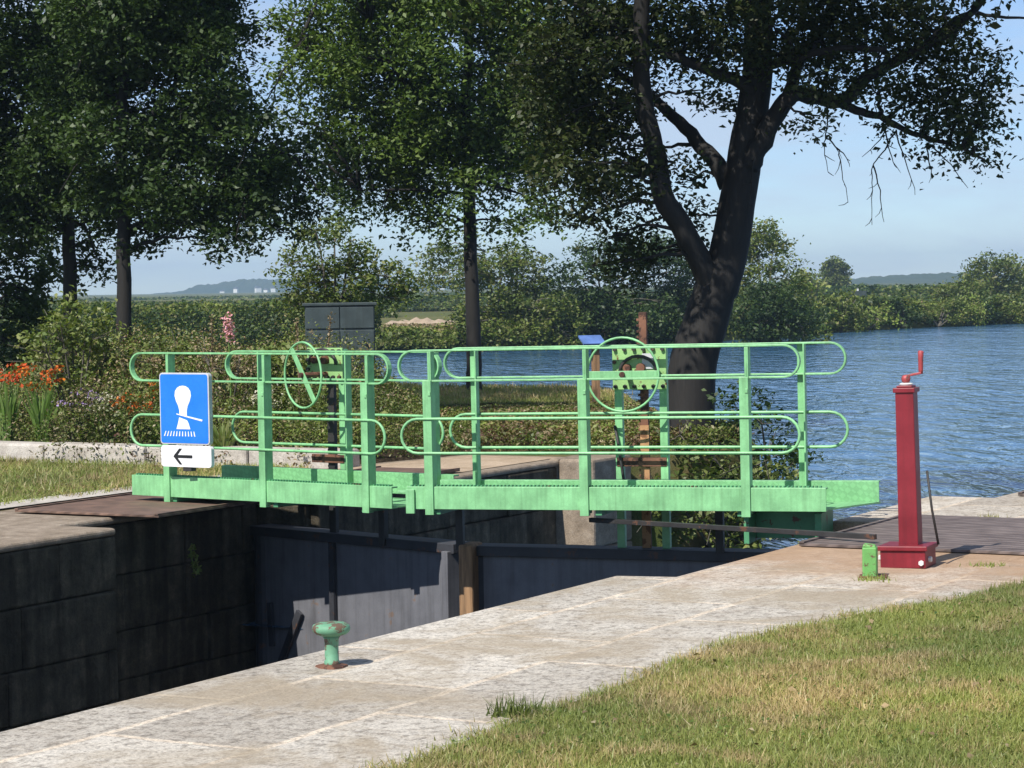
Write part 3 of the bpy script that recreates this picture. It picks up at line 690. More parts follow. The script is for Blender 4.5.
# ------------------------------------------------------------------ footbridges
def bridge_frame(P0, P1):
    d = (P1 - P0); return math.atan2(d.y, d.x)
def footbridge(loc, rz, label, xl, xr, bxl, bxr, fposts, bposts, fl, bl_, W=.65, lift=0):
    t = empty('footbridge', loc, rz, label, 'footbridge', 'footbridges on the lock gates')
    def channel(y, x0, x1, sgn):
        mb = MB(); mb.span((x0, y - .006, -.172), (x1, y + .006, 0)); mb.span((x0, min(y, y + sgn * .07), -.012), (x1, max(y, y + sgn * .07), .001)); mb.span((x0, min(y, y + sgn * .07), -.173), (x1, max(y, y + sgn * .07), -.162))
        return mb
    channel(0, xl, xr, 1).build('side_beam', M['green'], t, .002)
    b2 = channel(W, bxl, bxr, 1).build('side_beam', M['tread'], t, .002); b2.location.z = lift
    mb = MB(); mb.prism([(xl + .02, .08), (xr - .01, .014), (bxr, W - .012), (bxl, W - .012)], -.168, -.155); mb.build('deck', M['tread'], t)
    mb = MB()                                           # serrated grip along the top flange
    x = xl + .03
    while x < xr - .03:
        mb.box((x, .045, .006), (.012, .05, .012)); x += .03
    mb.build('grip_strip', M['green_deep'], t)
    def post(x, y, sgn):
        mb = MB()
        mb.span((x - .035, y - .013, -.215), (x + .033, y - .001, .815)); mb.span((x + .021, y + .0, -.2), (x + .033, y + .085, 1.035))
        mb.span((x + .005, y + .0, .80), (x + .0205, y + .012, 1.035))
        mb.span((x - .03, y - .0, -.215), (x + .03, y + .05, -.203))
        mb.span((x + .01, y - .02, .70), (x + .03, y - .012, .73))
        return mb
    for x in fposts: post(x, -.008, 1).build('post', M['green'], t, .002)
    for x in bposts:
        mb = MB(); mb.span((x - .034, W - .018, -.17), (x + .034, W - .008, 1.04)); mb.span((x + .022, W - .085, -.16), (x + .034, W - .018, 1.04)); mb.build('post', M['green'], t, .002)
    for (y, (x0, x1, u0, u1)) in ((.025, fl), (W - .045, bl_)):
        mb = MB(); mb.loop_bar(x0, x1, .812, 1.045, y, .05, .015); mb.build('handrail', M['green'], t, .003)
        yy = y - .045 if y < .1 else y + .03
        mb = MB(); mb.tube(mb.loop_pts(u0, u1, .258, .522, yy), .0115, 8, True); mb.build('guard_rail', M['green'], t, smooth=True)
    # angle brackets tying the deck to the gate below
    for x in (fposts[0] + .05, (fposts[0] + fposts[-1]) / 2 + .1, fposts[-1] - .05):
        mb = MB(); mb.bar((x, .02, -.19), (x, W + .02, -.19), .05, .05); mb.build('bearer', M['green_deep'], t, .003)
    for x in (fposts[0] + .02, fposts[-1] - .35):
        mb = MB(); mb.span((x - .03, W - .06, -.55), (x + .03, W, -.215)); mb.build('strut', M['iron'], t, .003)  # green struts coloured iron-dark, shade under the deck put into the colour
    return t
P428 = Vector((-.643, 18.37, .286)); eN = Vector((.950, -.311, 0)); rzN = math.atan2(-.311, .950)
fbN = footbridge(P428, rzN, 'longer right footbridge of mint green steel ending beside the red crank pedestal', -.19, 3.067, -.15, 3.346,
                 (0, 1.2375, 2.475), (.165, 2.778), (-.237, 2.883, -.215, 2.885), (-.07, 3.12, -.05, 3.12))
mb = MB(); mb.span((2.44, .05, -.42), (2.48, .6, -.215)); mb.span((2.95, .15, -.42), (3.0, .62, -.2)); mb.span((2.48, .3, -.40), (2.95, .34, -.2)); mb.build('support_plate', M['green_deep'], fbN, .003)
mb = MB(); mb.span((-.19, -.03, -.205), (-.12, -.007, -.02)); mb.span((-.26, -.02, -.05), (-.19, .05, -.03)); mb.build('joint_bracket', M['green'], fbN, .003)
P166 = Vector((-2.927, 20.30, .25)); rzF = math.atan2(-.5935, .805)
fbF = footbridge(P166, rzF, 'shorter left footbridge of mint green steel carrying the blue mooring sign', -.428, 2.447, .01, 2.56,
                 (0, 1.093, 2.19), (.5, 1.474, 2.40), (-.43, 2.42, -.41, 2.40), (.14, 2.47, .16, 2.47), lift=.05)
def frame_pt(org, rz, x, y, z=0): return Vector((org.x + math.cos(rz) * x - math.sin(rz) * y, org.y + math.sin(rz) * x + math.cos(rz) * y, org.z + z))

# ------------------------------------------------------------------ lock gates
def gate(A, B, label, group='leaves of the lock gate', seam_at_end=True):
    d = (B - A); L = d.length; t = empty('lock_gate', A, math.atan2(d.y, d.x), label, 'lock gate', group)
    mb = MB(); mb.span((.1, 0, -3.1), (L - .1, .05, -.30)); mb.build('skin_plate', M['gategrey'], t)
    mb = MB(); mb.span((0, -.06, -.32), (L, .18, -.24)); mb.build('top_rail', M['gatedark'], t, .006)
    for z in (-1.9, -2.7):
        mb = MB(); mb.span((.1, -.08, z - .06), (L - .1, -.002, z + .06)); mb.build('cross_rail', M['gatedark'], t, .004)
    mb = MB(); mb.tube([(.06, .08, -3.1), (.06, .08, -.25)], .11, 16); mb.build('heel_post', M['gatedark'], t, smooth=False)
    return t, L
Hf = LK(17.25, 12.12); Mf = LK(16.57, 9.66)
g1, L1 = gate(Hf, Mf, 'left leaf of the lock gate, grey plate half in sun below the footbridge')
mb = MB(); mb.span((L1 - .10, -.10, -3.1), (L1 - .03, .08, -.30)); mb.build('mitre_post', M['gategrey'], g1, .005)
mb = MB(); mb.bar((.62, -.03, -.95), (.28, -.03, -1.55), .07, .03, upv=(0, 1, 0)); mb.build('brace', M['gatedark'], g1)
mb = MB(); mb.bar((1.05, -.03, -.3), (1.05, -.03, -1.05), .06, .03, upv=(0, 1, 0)); mb.build('brace', M['gatedark'], g1)
mb = MB(); mb.bar((.22, -.03, -.9), (.24, -.03, -1.28), .05, .03, upv=(0, 1, 0)); mb.build('brace', M['gatedark'], g1)
Mn = LK(16.50, 9.54); Hn = LK(17.02, 6.40)
g2, L2 = gate(Mn, Hn, 'right leaf of the lock gate, dark in shadow with worn timber edge')
mb = MB(); mb.span((-.02, -.16, -3.1), (.1, .1, -.22)); mp = mb.build('mitre_post', M['wood'], g2, .02); mp['label'] = 'worn brown timber edge post'

# ------------------------------------------------------------------ paddle gear on the bridges
def paddle(loc, rz, label, x0, x1, cx, cz, Rw, wy, wrot, lo, hi, shaft):
    t = empty('paddle_gear', loc, rz, label, 'paddle gear', 'sluice paddle gears of the lock')
    Y = .76; zb = -.55 if wrot == 0 else -.25
    for x in ((x0, x1) if wrot == 0 else (x1,)):
        mb = MB(); mb.span((x - .03, Y - .006, zb), (x + .03, Y + .006, hi)); mb.span((x + .018, Y + .006, zb), (x + .03, Y + .05, hi)); mb.build('upright', M['green'], t, .002)
    mb = MB(); mb.span((x0 - .035, Y - .03, lo), (x1 + .035, Y - .012, hi + .012)); gp = mb.build('gear_plate', M['green_gear'], t, .004)
    n = 6; bp = [(x0 - .01 + (x1 - x0 + .02) * i / (n - 1), z) for i in range(n) for z in (lo + .025, hi - .015)] + [(x0 - .015, lo + (hi - lo) * q) for q in (.35, .65)]
    for bx, bz in bp: MB().tube([(bx, Y - .055, bz), (bx, Y - .03, bz)], .016, 6).build('bolt', M['iron'], gp)
    mb = MB(); zc = lo + .13; pts = [((x0 + x1) / 2 + .15 * math.cos(a), Y - .06, zc + .13 * math.sin(a)) for a in [PI * k / 10 for k in range(11)]]
    mb.tube(pts, .014, 8); mb.build('guard_arch', M['iron'], gp, smooth=True)
    mb = MB(); mb.tube([((x0 + x1) / 2 + .02, Y - .075, lo + .17), ((x0 + x1) / 2 + .02, Y - .03, lo + .17)], .035, 14); mb.tube([((x0 + x1) / 2 - .09, Y - .075, lo + .17), ((x0 + x1) / 2 - .09, Y - .03, lo + .17)], .03, 14); mb.build('pinion', M['rust'], gp)
    # rack bar
    mb = MB(); xm = (x0 + x1) / 2 + .02; mb.span((xm - .03, Y + .02, -1.05), (xm + .03, Y + .06, shaft))
    z = -.2
    while z < shaft - .05:
        mb.box((xm - .04, Y + .04, z), (.02, .036, .02)); z += .045
    mb.build('rack_bar', M['rust'] if wrot == 0 else M['iron'], t, .003)
    mb = MB(); mb.span((xm - .035, Y + .012, -.75), (xm + .035, Y + .018, .42)); mb.build('rack_lower_strip', M['rust_lit'] if wrot == 0 else M['iron'], t)  # right gear: sunlit lower rack bar painted as a paler rust strip
    mb = MB(); mb.span((x0 - .02, Y - .012, .1), (x1 + .02, Y + .012, .17)); mb.build('cross_bar', M['rust'], t, .003)
    # hand wheel
    hw = empty('hand_wheel', (cx, wy, cz), wrot); hw.parent = t
    mb = MB(); mb.tube([(Rw * math.cos(2 * PI * k / 40), 0, Rw * math.sin(2 * PI * k / 40)) for k in range(40)], .0095, 8, True); mb.build('rim', M['green'], hw, smooth=True)
    return t, hw
pgN, hwN = paddle(P428, rzN, 'paddle gear on the right footbridge with full round wheel and bolted plate', 1.303, 1.664, 1.397, .824, .285, .56, 0, .70, 1.03, 1.30)
mb = MB(); mb.span((-.275, -.008, -.028), (.275, .006, .028)); mb.build('spoke', M['green'], hwN, .002)
mb = MB(); mb.tube([(0, -.03, 0), (0, .17, 0)], .022, 12); mb.build('hub', M['rust'], hwN)
mb = MB(); mb.tube([(1.12 + .155, .74, .42), (1.31, .72, .25), (1.34, .73, .0), (1.3, .72, -.1)], .012, 6); mb.build('cable', M['iron'], pgN, smooth=True)
mb = MB(); mb.span((1.51, .722, .86), (1.60, .727, .98)); pl = mb.build('data_plate', M['alu'], pgN)
pgF, hwF = paddle(P166, rzF, 'paddle gear on the left footbridge with a slanted wheel spoke', .98, 1.30, 1.098, .85, .275, .50, R(-15), .80, 1.06, 1.08)
mb = MB(); mb.bar((-.17, 0, .225), (.17, 0, -.225), .05, .012, upv=(0, 1, 0)); mb.build('spoke', M['green'], hwF, .002)
mb = MB(); mb.tube([(0, -.03, 0), (0, .24, 0)], .022, 12); mb.build('hub', M['rust'], hwF)

# ------------------------------------------------------------------ mooring sign on the left footbridge
sg = empty('mooring_sign', frame_pt(P166, rzF, 0, -.10, 0) + Vector((.05, 0, 0)), rzF + R(4), 'blue mooring sign with white bollard symbol and arrow plate on the left footbridge rail', 'sign')
def rrect(x0, z0, x1, z1, r, k=5):
    out = []
    for (cx, cz, a0) in ((x1 - r, z0 + r, -90), (x1 - r, z1 - r, 0), (x0 + r, z1 - r, 90), (x0 + r, z0 + r, 180)):
        for i in range(k + 1):
            a = R(a0 + 90 * i / k); out.append((cx + r * math.cos(a), cz + r * math.sin(a)))
    return out
sx0, sx1, sz0, sz1 = -.01, .525, .285, .885
mb = MB(); mb.prism(rrect(sx0, sz0, sx1, sz1, .03), -.045, 0, 'xz'); mb.build('tray', M['alu'], sg, .003)
mb = MB(); mb.prism(rrect(sx0 + .012, sz0 + .012, sx1 - .012, sz1 - .012, .022), -.0475, -.0455, 'xz'); face = mb.build('sign_face', M['blue'], sg)
def sym(u, v): return (sx0 + (sx1 - sx0) * u, sz1 - (sz1 - sz0) * v)
prof = [(.36, .785), (.395, .70), (.425, .60), (.425, .53), (.405, .46), (.36, .39), (.335, .32), (.345, .255), (.385, .21), (.44, .185), (.50, .178), (.56, .185), (.615, .21), (.655, .255), (.665, .32), (.64, .39), (.595, .46), (.575, .53), (.575, .60), (.605, .70), (.64, .785)]
prof = [(u - .02, v) for u, v in prof]
# bollard in two pieces parted by the rope line
up_ = [p for p in prof if p[1] <= .60]; dn = [(.40, .62), (.375, .70), (.34, .785), (.62, .785), (.585, .70), (.555, .66)]
up_ = up_[:]; up_[0] = (.405, .575); up_[-1] = (.555, .605)
mb = MB(); mb.prism([sym(*p) for p in up_], -.0495, -.0475, 'xz'); mb.prism([sym(*p) for p in dn], -.0495, -.0475, 'xz')
mb.prism([sym(.345, .567), (sym(.345, .580)), sym(.86, .672), sym(.87, .648)], -.0505, -.0485, 'xz')
for i in range(11):
    u = .11 + i * .0565; sl = -.012 + .0025 * i
    mb.prism([sym(u + .008 + sl * 0, .815), sym(u + .022, .815), sym(u + .016 + sl * 2, .885), sym(u - .006 + sl * 2, .885)], -.0495, -.0475, 'xz')
mb.build('bollard_symbol', M['white'], face, fixn=True)
az0, az1 = .095, .275
mb = MB(); mb.prism(rrect(sx0 + .005, az0, sx1 + .012, az1, .028), -.045, -.003, 'xz'); pl = mb.build('arrow_plate', M['white'], sg, .003)
mb = MB(); zc = (az0 + az1) / 2; xc = .235
mb.prism([(xc - .085, zc - .012), (xc + .10, zc - .012), (xc + .10, zc + .012), (xc - .085, zc + .012)], -.049, -.0452, 'xz')
mb.prism([(xc - .105, zc), (xc - .04, zc + .066), (xc - .012, zc + .066), (xc - .072, zc)], -.0495, -.0453, 'xz')
mb.prism([(xc - .105, zc), (xc - .072, zc), (xc - .012, zc - .066), (xc - .04, zc - .066)], -.0495, -.0454, 'xz')
mb.build('arrow', M['black'], pl)
for lo, hi in (((.22, -.035, .06), (.31, .03, .094)), ((-.0, -.002, .35), (.04, .06, .39)), ((-.0, -.002, .79), (.04, .06, .83))): MB().span(lo, hi).build('bracket', M['iron'], sg, .003)

# ------------------------------------------------------------------ red crank pedestal
pb = onz(911.5, 566)
pd = empty('crank_pedestal', (pb.x, pb.y, 0), R(-15), 'red crank pedestal with a handle on top, standing on the quay', 'crank pedestal')
pd.rotation_euler = (0, R(-1.2), R(-24))
mb = MB(); mb.box((-.02, 0, .055), (.29, .27, .11)); mb.box((-.02, 0, .125), (.32, .30, .03)); mb.build('base', M['red'], pd, .005)
mb = MB(); mb.box((0, 0, .622), (.125, .12, .98), taper=.93); mb.build('post', M['red'], pd, .005)
mb = MB(); mb.box((0, 0, 1.117), (.14, .135, .03)); mb.box((0, 0, 1.139), (.10, .10, .014)); mb.build('cap', M['red'], pd, .004)
mb = MB(); mb.lathe([(.04, 0), (.045, .008), (.03, .016)], 18, off=(0, 0, 1.146)); mb.build('collar', M['nut'], pd, smooth=False)
cr = MB(); cr.lathe([(.012, 0), (.024, .01), (.030, .028), (.026, .046), (.012, .055)], 18, off=(0, 0, 1.158)); crk = cr.build('crank', M['red_worn'], pd, smooth=True)
mb = MB(); mb.bar((0, 0, 1.205), (.095, .02, 1.222), .03, .014); mb.build('crank_arm', M['red_worn'], crk, .003)
mb = MB(); mb.tube([(.092, .02, 1.215), (.092, .02, 1.24), (.094, .02, 1.32), (.096, .02, 1.355), (.097, .02, 1.362)], [.013, .015, .017, .019, .013], 12); mb.build('handle', M['red_worn'], crk, smooth=True)
for q in ([(-.185, -.09, .06), (-.155, -.09, .06)], [(.10, -.15, .035), (.10, -.12, .035)], [(.145, -.05, .05), (.12, -.05, .05)]): MB().tube(q, .018, 6).build('bolt', M['nut'], pd)
mb = MB(); mb.tube([(.10, .07, .60), (.125, .07, .35), (.16, .07, .13)], .008, 6); mb.build('pull_rod', M['iron'], pd, smooth=True)

# rack rod from the pedestal to the gate
q0 = onz(863, 549); q1 = frame_pt(P428, rzN, 1.22, .2, 0)
rod = MB(); a = Vector((q0.x + .1, q0.y + .1, .07)); b = Vector((q1.x, q1.y, .03))
rod.bar(a, b, .035, .035)
o = rod.build('rack_rod', M['iron'], None, .003); tag(o, 'long dark iron rod running from the pedestal out to the gate', 'iron rod')

# green stub
sb = onz(870, 577)
st = empty('stub_post', (sb.x, sb.y, 0), R(-12), 'short square yellow green post left of the red pedestal', 'stub post')
mb = MB(); mb.prism([(-.043, -.045), (.043, -.04), (.047, .04), (-.047, .045)], 0, .185); mb.box((.0, 0, .193), (.085, .075, .02), Matrix.Rotation(.12, 3, 'Y'), taper=.8); mb.build('shaft', M['green_stub'], st, .008)
mb = MB(); mb.box((.02, 0, .004), (.17, .14, .012)); mb.build('foot_plate', M['rust'], st, .003)

# mushroom bollard
bb = onz(332, 667)
bl = empty('mooring_bollard', (bb.x, bb.y, 0), R(10), 'small mushroom bollard with worn green paint on the quay edge', 'bollard')
mb = MB(); mb.lathe([(.036, 0), (.037, .03), (.034, .032), (.033, .10), (.035, .135), (.043, .15)], 28); mb.build('stem', M['green_worn'], bl, smooth=True)
mb = MB(); mb.lathe([(.030, .145), (.048, .152), (.074, .160), (.088, .172), (.092, .186), (.087, .203), (.066, .213), (.03, .216), (.005, .216)], 32, jit=.018); mb.build('cap', M['green_worn'], bl, smooth=True)
mb = MB(); mb.lathe([(.075, 0), (.072, .008), (.05, .014), (.036, .016)], 20, jit=.08); mb.build('base_flange', M['rust'], bl)

# dark cabinet beyond the bed
cb = ony(340, 330, 29.2)
ct = empty('service_cabinet', (cb.x, cb.y, 0), R(4), 'dark slate green double cabinet behind the flower bed', 'cabinet')
mb = MB(); mb.span((-.42, -.15, -.02), (.42, .15, 1.62)); mb.span((-.45, -.18, 1.62), (.45, .18, 1.655)); mb.build('body', M['cabinet'], ct, .006)
for i in (0, 1):
    for (z0, z1) in ((.08, .62), (.64, 1.32), (1.345, 1.60)):
        mb = MB(); mb.span((-.41 + .415 * i, -.166, z0), (-.41 + .415 * i + .405, -.151, z1)); mb.build('door_panel', M['cabinet'], ct, .004)
# information lectern by the water
lc_ = ony(596, 392, 36); lt = empty('information_lectern', (lc_.x, lc_.y, 0), R(20), 'small lectern with tilted blue panel behind the right footbridge', 'lectern')
mb = MB(); mb.span((-.05, -.05, -.05), (.05, .05, .98)); mb.build('leg', M['wood'], lt, .006)
mb = MB(); mb.box((-.06, -.02, 1.0), (.36, .26, .03), Matrix.Rotation(R(28), 3, 'X')); mb.build('panel', M['lectern'], lt, .004)
# grey marker on the far bank
mk = ony(858, 322, 156); mt = empty('river_marker', (mk.x, mk.y, -.9), 0, 'small grey board on a post among the far bank scrub', 'marker')
mb = MB(); mb.span((-.06, -.06, 0), (.06, .06, 2.3)); mb.build('post', M['alu'], mt); mb = MB(); mb.span((-.5, -.1, 1.3), (.55, -.06, 2.15)); mb.build('board', M['cabinet'], mt)

# houses on the far hill
for i, (x, y, Y, w) in enumerate(((222, 293, 2150, 4), (236, 290.5, 2180, 3.5), (258, 289.5, 2190, 5), (266, 291.5, 2160, 3.5), (273, 290, 2190, 4), (412, 290, 2180, 4.5), (430, 291.5, 2150, 3.5), (442, 289.5, 2190, 4))):
    p = ony(x, y, Y); h = empty('house', (p.x, p.y, p.z), R(random.uniform(-30, 30)), ('white house with slate roof on the distant wooded hill'), 'house', 'houses on the distant hill')
    mb = MB(); mb.span((-w / 2, -2, -6), (w / 2, 2, 1.5)); mb.build('wall', M['render'], h)
    mb = MB(); mb.prism([(-w / 2 - .3, 1.5), (w / 2 + .3, 1.5), (w / 2 - .8, 3.0), (-w / 2 + .8, 3.0)], -2.2, 2.2, 'xz'); mb.build('roof', M['roofslate'], h)

# ------------------------------------------------------------------ grass and planting
def vnoise(x, y, s, seed=0):
    r = np.random.default_rng(seed); g = r.uniform(0, 1, (64, 64)); out = 0; amp = 1; tot = 0
    for o in range(3):
        xx = x * s * 2 ** o; yy = y * s * 2 ** o; xi = np.floor(xx).astype(int); yi = np.floor(yy).astype(int); fx = xx - xi; fy = yy - yi
        fx = fx * fx * (3 - 2 * fx); fy = fy * fy * (3 - 2 * fy)
        G = lambda a, b: g[a % 64, b % 64]
        out = out + amp * ((G(xi, yi) * (1 - fx) + G(xi + 1, yi) * fx) * (1 - fy) + (G(xi, yi + 1) * (1 - fx) + G(xi + 1, yi + 1) * fx) * fy)
        tot += amp; amp *= .5
    return out / tot
def np_inpoly(x, y, poly):
    c = np.zeros(len(x), bool); j = len(poly) - 1
    for i in range(len(poly)):
        xi, yi = poly[i]; xj, yj = poly[j]
        if yi != yj: c ^= ((yi > y) != (yj > y)) & (x < (xj - xi) * (y - yi) / (yj - yi) + xi)
        j = i
    return c
def blades(x, y, z, h, w, lean=.5):
    n = len(x); ang = RNG.uniform(0, 2 * PI, n); la = RNG.uniform(0, 2 * PI, n); ll = np.abs(RNG.normal(0, lean, n))
    B = np.stack([x, y, z], 1); sd = np.stack([np.cos(ang), np.sin(ang), np.zeros(n)], 1) * (w / 2)[:, None]
    top = B + np.stack([np.cos(la) * ll * h, np.sin(la) * ll * h, h / np.sqrt(1 + ll ** 2)], 1)
    return np.stack([B - sd, B + sd, top], 1).reshape(-1, 3)

edge_px = [(330, 800), (385, 775), (435, 754), (490, 733), (540, 715), (600, 694), (650, 676), (700, 658), (745, 643), (790, 630), (840, 620), (890, 611), (950, 601), (985, 594), (1024, 584)]
edge = [onz(x, y) for x, y in edge_px]
lawn_poly = [(-2.2, 6.6)] + [(p.x, p.y) for p in edge] + [(4.6, 16.2), (9, 17.2), (9, -6), (-6, -6), (-6, 2)]
mb = MB(); mb.add([(x, y, .006) for x, y in lawn_poly], [tuple(range(len(lawn_poly)))]); o = mb.build('lawn', M['lawn']); o['kind'] = 'structure'
def lawn_blades(n, xr, yr, hr, wr, poly, name, edge_soft=.0):
    x = RNG.uniform(*xr, n); y = RNG.uniform(*yr, n)
    jx = x + RNG.normal(0, edge_soft, n); jy = y + RNG.normal(0, edge_soft, n)
    k = np_inpoly(jx + .14 * (vnoise(x + 9, y, 2.2, 5) - .5) + .10 * (vnoise(x + 9, y, 7, 8) - .5), jy + .22 * (vnoise(x + 9, y, 2.6, 6) - .5) + .2 * (vnoise(x + 9, y, 9, 7) - .5), poly); x, y = x[k], y[k]
    a = vnoise(x + 50, y + 50, .8, 1); b = vnoise(x + 50, y + 50, 3.5, 2)
    h = RNG.uniform(*hr, len(x)) * (.6 + .9 * b); w = RNG.uniform(*wr, len(x))
    V = blades(x, y, np.full(len(x), .004), h, w, 1.15)
    c = vnoise(x + 50, y + 50, 9, 3); s = a * .30 + b * .36 + c * .34 + RNG.normal(0, .07, len(x))
    mi = np.where(s > .585, 2, np.where(s > .50, 1, 0))
    o = fast_mesh(name, V, 3, [M['grassg'], M['grassm'], M['grasss']], mi); o['kind'] = 'stuff'
    return o
lawn_blades(560000, (-1.6, 4.6), (8.6, 16.0), (.018, .045), (.004, .008), lawn_poly, 'lawn_grass', .05)
lawn_blades(60000, (-4, 8), (3, 17), (.03, .075), (.004, .007), lawn_poly, 'lawn_grass', .03)
for nm, n_, mm, sz in (('clover', 5000, 'leaf_mid', .020), ('fallen_leaves', 500, 'herb_dry', .03)):
    x = RNG.uniform(-1.5, 4.6, n_); y = RNG.uniform(8.6, 16, n_); k = np_inpoly(x, y, lawn_poly) & ((vnoise(x + 20, y + 20, 1.6, 91) > .52) | (nm != 'clover')); x, y = x[k], y[k]
    o = fast_mesh(nm, leaf_quads(np.stack([x, y, RNG.uniform(.015, .035, len(x))], 1), sz, .7, 1.5), 4, M[mm]); o['kind'] = 'stuff'
# the left lawn and the grassy point
ll = [LK(12, 13.95), LK(20.4, 13.6), LK(20.4, 24), LK(12, 24)]; ll = [(p.x, p.y) for p in ll]
lawn_blades(90000, (-12, -1), (16, 28), (.04, .08), (.008, .014), ll, 'lawn_grass', .05)
pt = [(-4.5, 35.5), (1.8, 35), (1.7, 41.5), (1, 43), (-1, 44), (-3.2, 46.5), (-4.5, 50)]
lawn_blades(50000, (-4.6, 2), (35, 50), (.05, .10), (.015, .03), pt, 'lawn_grass', .1)

def herb_mass(name, n, region, hfun, mats, pmix, size, seed, lowbias=.6):
    # region: world polygon; hfun(px)->plant height
    xs = [p[0] for p in region]; ys = [p[1] for p in region]
    x = RNG.uniform(min(xs), max(xs), n); y = RNG.uniform(min(ys), max(ys), n); k = np_inpoly(x, y, region); x, y = x[k], y[k]
    px = 512 + F * x / y
    hm = hfun(px, y) * (.45 + .75 * vnoise(x + 40, y + 40, 1.6, seed)) * (.7 + .5 * vnoise(x + 40, y + 40, 6, seed + 1))
    z = hm * RNG.uniform(0, 1, len(x)) ** lowbias
    C = np.stack([x + RNG.normal(0, .03, len(x)), y, z], 1)
    V = leaf_quads(C, size, .45, .45)
    s = vnoise(x + 40, y + 40, 2.3, seed + 2) + RNG.normal(0, .16, len(x)); cum = np.quantile(s, np.cumsum(pmix)[:-1])
    mi = np.digitize(s, cum)
    o = fast_mesh(name, V, 4, [M[m] for m in mats], mi); o['kind'] = 'stuff'; return o
bed = [LK(20.75, 13.4), LK(20.75, 24), LK(26.5, 24), LK(27.5, 16.5), LK(24.5, 14.2), LK(22.7, 13.0)]; bed = [(p.x, p.y) for p in bed]
mb = MB(); mb.add([(x, y, .0) for x, y in bed], [tuple(range(len(bed)))]); o = mb.build('flower_bed_soil', M['earth']); o['kind'] = 'structure'
def hbed(px, y):
    h = np.interp(px, [-100, 0, 40, 70, 120, 170, 230, 290, 330, 370, 400, 440], [.75, .75, .85, 1.15, 1.35, 1.35, 1.25, 1.3, 1.35, 1.2, .75, .4])
    return h * np.interp(y, [22, 24.5, 26, 27.5, 30], [.25, .35, .6, 1, 1.05])
herb_mass('flower_bed_plants', 330000, bed, hbed, ['herb', 'herb_light', 'leaf_shrub', 'herb_dry', 'cover'], [.36, .24, .22, .14, .04], .040, 21)
cov = [LK(22.9, 11.9), LK(22.7, 13.0), LK(24.5, 14.2), LK(27.5, 16.5), (-4.6, 36), (1.9, 36.5), (2.0, 32), (2.7, 28.5), (2.6, 26.7), (1.2, 25.9)]
cov = [(p[0], p[1]) for p in cov]
crp = [LK(20.2, 13.6), LK(20.2, 22), LK(20.85, 22), LK(20.85, 13.6)]; crp = [(p.x, p.y) for p in crp]
herb_mass('creeping_plants', 26000, crp, lambda px, y: np.clip(vnoise(px * .02, y, 1.0, 77) - .42, 0, 1) * 1.0, ['cover', 'herb', 'herb_dry'], [.5, .35, .15], .045, 61)
herb_mass('ground_cover', 130000, cov, lambda px, y: np.interp(y, [24, 28, 31, 36], [.30, .22, .12, .08]), ['cover', 'herb', 'herb_light', 'herb_dry'], [.34, .36, .16, .14], .055, 31)

# individual plants
def plant_root(name, label, cat, px, py_base, Y, group=None):
    p = ony(px, py_base, Y); return empty(name, (p.x, p.y, 0), 0, label, cat, group)
def swords(t, n, h, spread, name='leaf', m='sword'):
    V = []
    for i in range(n):
        a = random.uniform(0, 2 * PI); b = random.uniform(.1, 1) * spread; hh = h * random.uniform(.65, 1.1)
        d = Vector((math.cos(a), math.sin(a), 0)); p0 = d * .04 * random.random(); p1 = p0 + d * b * .4 + Vector((0, 0, hh * .65)); p2 = p0 + d * b + Vector((0, 0, hh))
        s = Vector((-d.y, d.x, 0)) if random.random() < .4 else Vector((1, 0, 0)); w = .018
        V += [p0 - s * w * .6, p0 + s * w * .6, p1 + s * w, p1 - s * w, p1 - s * w, p1 + s * w, p2 + s * .002, p2 - s * .002]
    fast_mesh(name, np.array([tuple(v) for v in V]), 4, M[m], None, t)
def petals(t, centres, n, sig, size, m, name='flower'):
    if name == 'flower' and len(centres) > 3:
        for c in centres: fast_mesh(name, leaf_quads(np.asarray(c)[None] + RNG.normal(size=(n, 3)) * np.asarray(sig), size, .7, .2), 4, M[m], None, t)
        return
    C = np.concatenate([np.asarray(c)[None] + RNG.normal(size=(n, 3)) * np.asarray(sig) for c in centres]); fast_mesh(name, leaf_quads(C, size, .7, .2), 4, M[m], None, t)
for i, (px, Y, h, fm, lab) in enumerate(((8, 25.7, .98, 'redf', 'tall crocosmia with scarlet flowers at the left picture edge'), (42, 25.6, .92, 'orangef', 'crocosmia with orange red flowers and upright sword leaves'), (152, 25.9, .75, 'orangef', 'small orange crocosmia just left of the blue sign'))):
    t = plant_root('crocosmia', lab, 'plant', px, 440, Y + (1.4 if i < 2 else .8), 'crocosmias in the flower bed'); swords(t, 46 if i < 2 else 24, h * .8, .22)
    cs = [(random.uniform(-.22, .22), random.uniform(-.12, .12), h * random.uniform(.82, 1.08)) for _ in range(16 if i < 2 else 6)]
    petals(t, cs, 11, (.04, .03, .02), .045, fm)
    mb = MB()
    for c in cs: mb.tube([(0, 0, .1), (c[0] * .5, c[1] * .5, c[2] * .6), c], [.006, .005, .003], 4, cap=False)
    mb.build('stem', M['sword'], t, fixn=False)
t = plant_root('hollyhock', 'tall hollyhock with a pink flower spike above the handrail', 'plant', 231, 440, 26.6)
mb = MB(); mb.tube([(0, 0, 0), (.01, 0, .8), (-.01, 0, 1.6)], [.012, .01, .006], 6); mb.build('stem', M['sword'], t, fixn=False)
petals(t, [(0, 0, 1.33), (0, 0, 1.42), (0, 0, 1.38), (-.005, 0, 1.5)], 60, (.03, .03, .04), .034, 'pinkf'); petals(t, [(0, 0, z) for z in (.4, .6, .8, 1.0)], 8, (.12, .1, .08), .11, 'leaf_shrub', 'foliage')
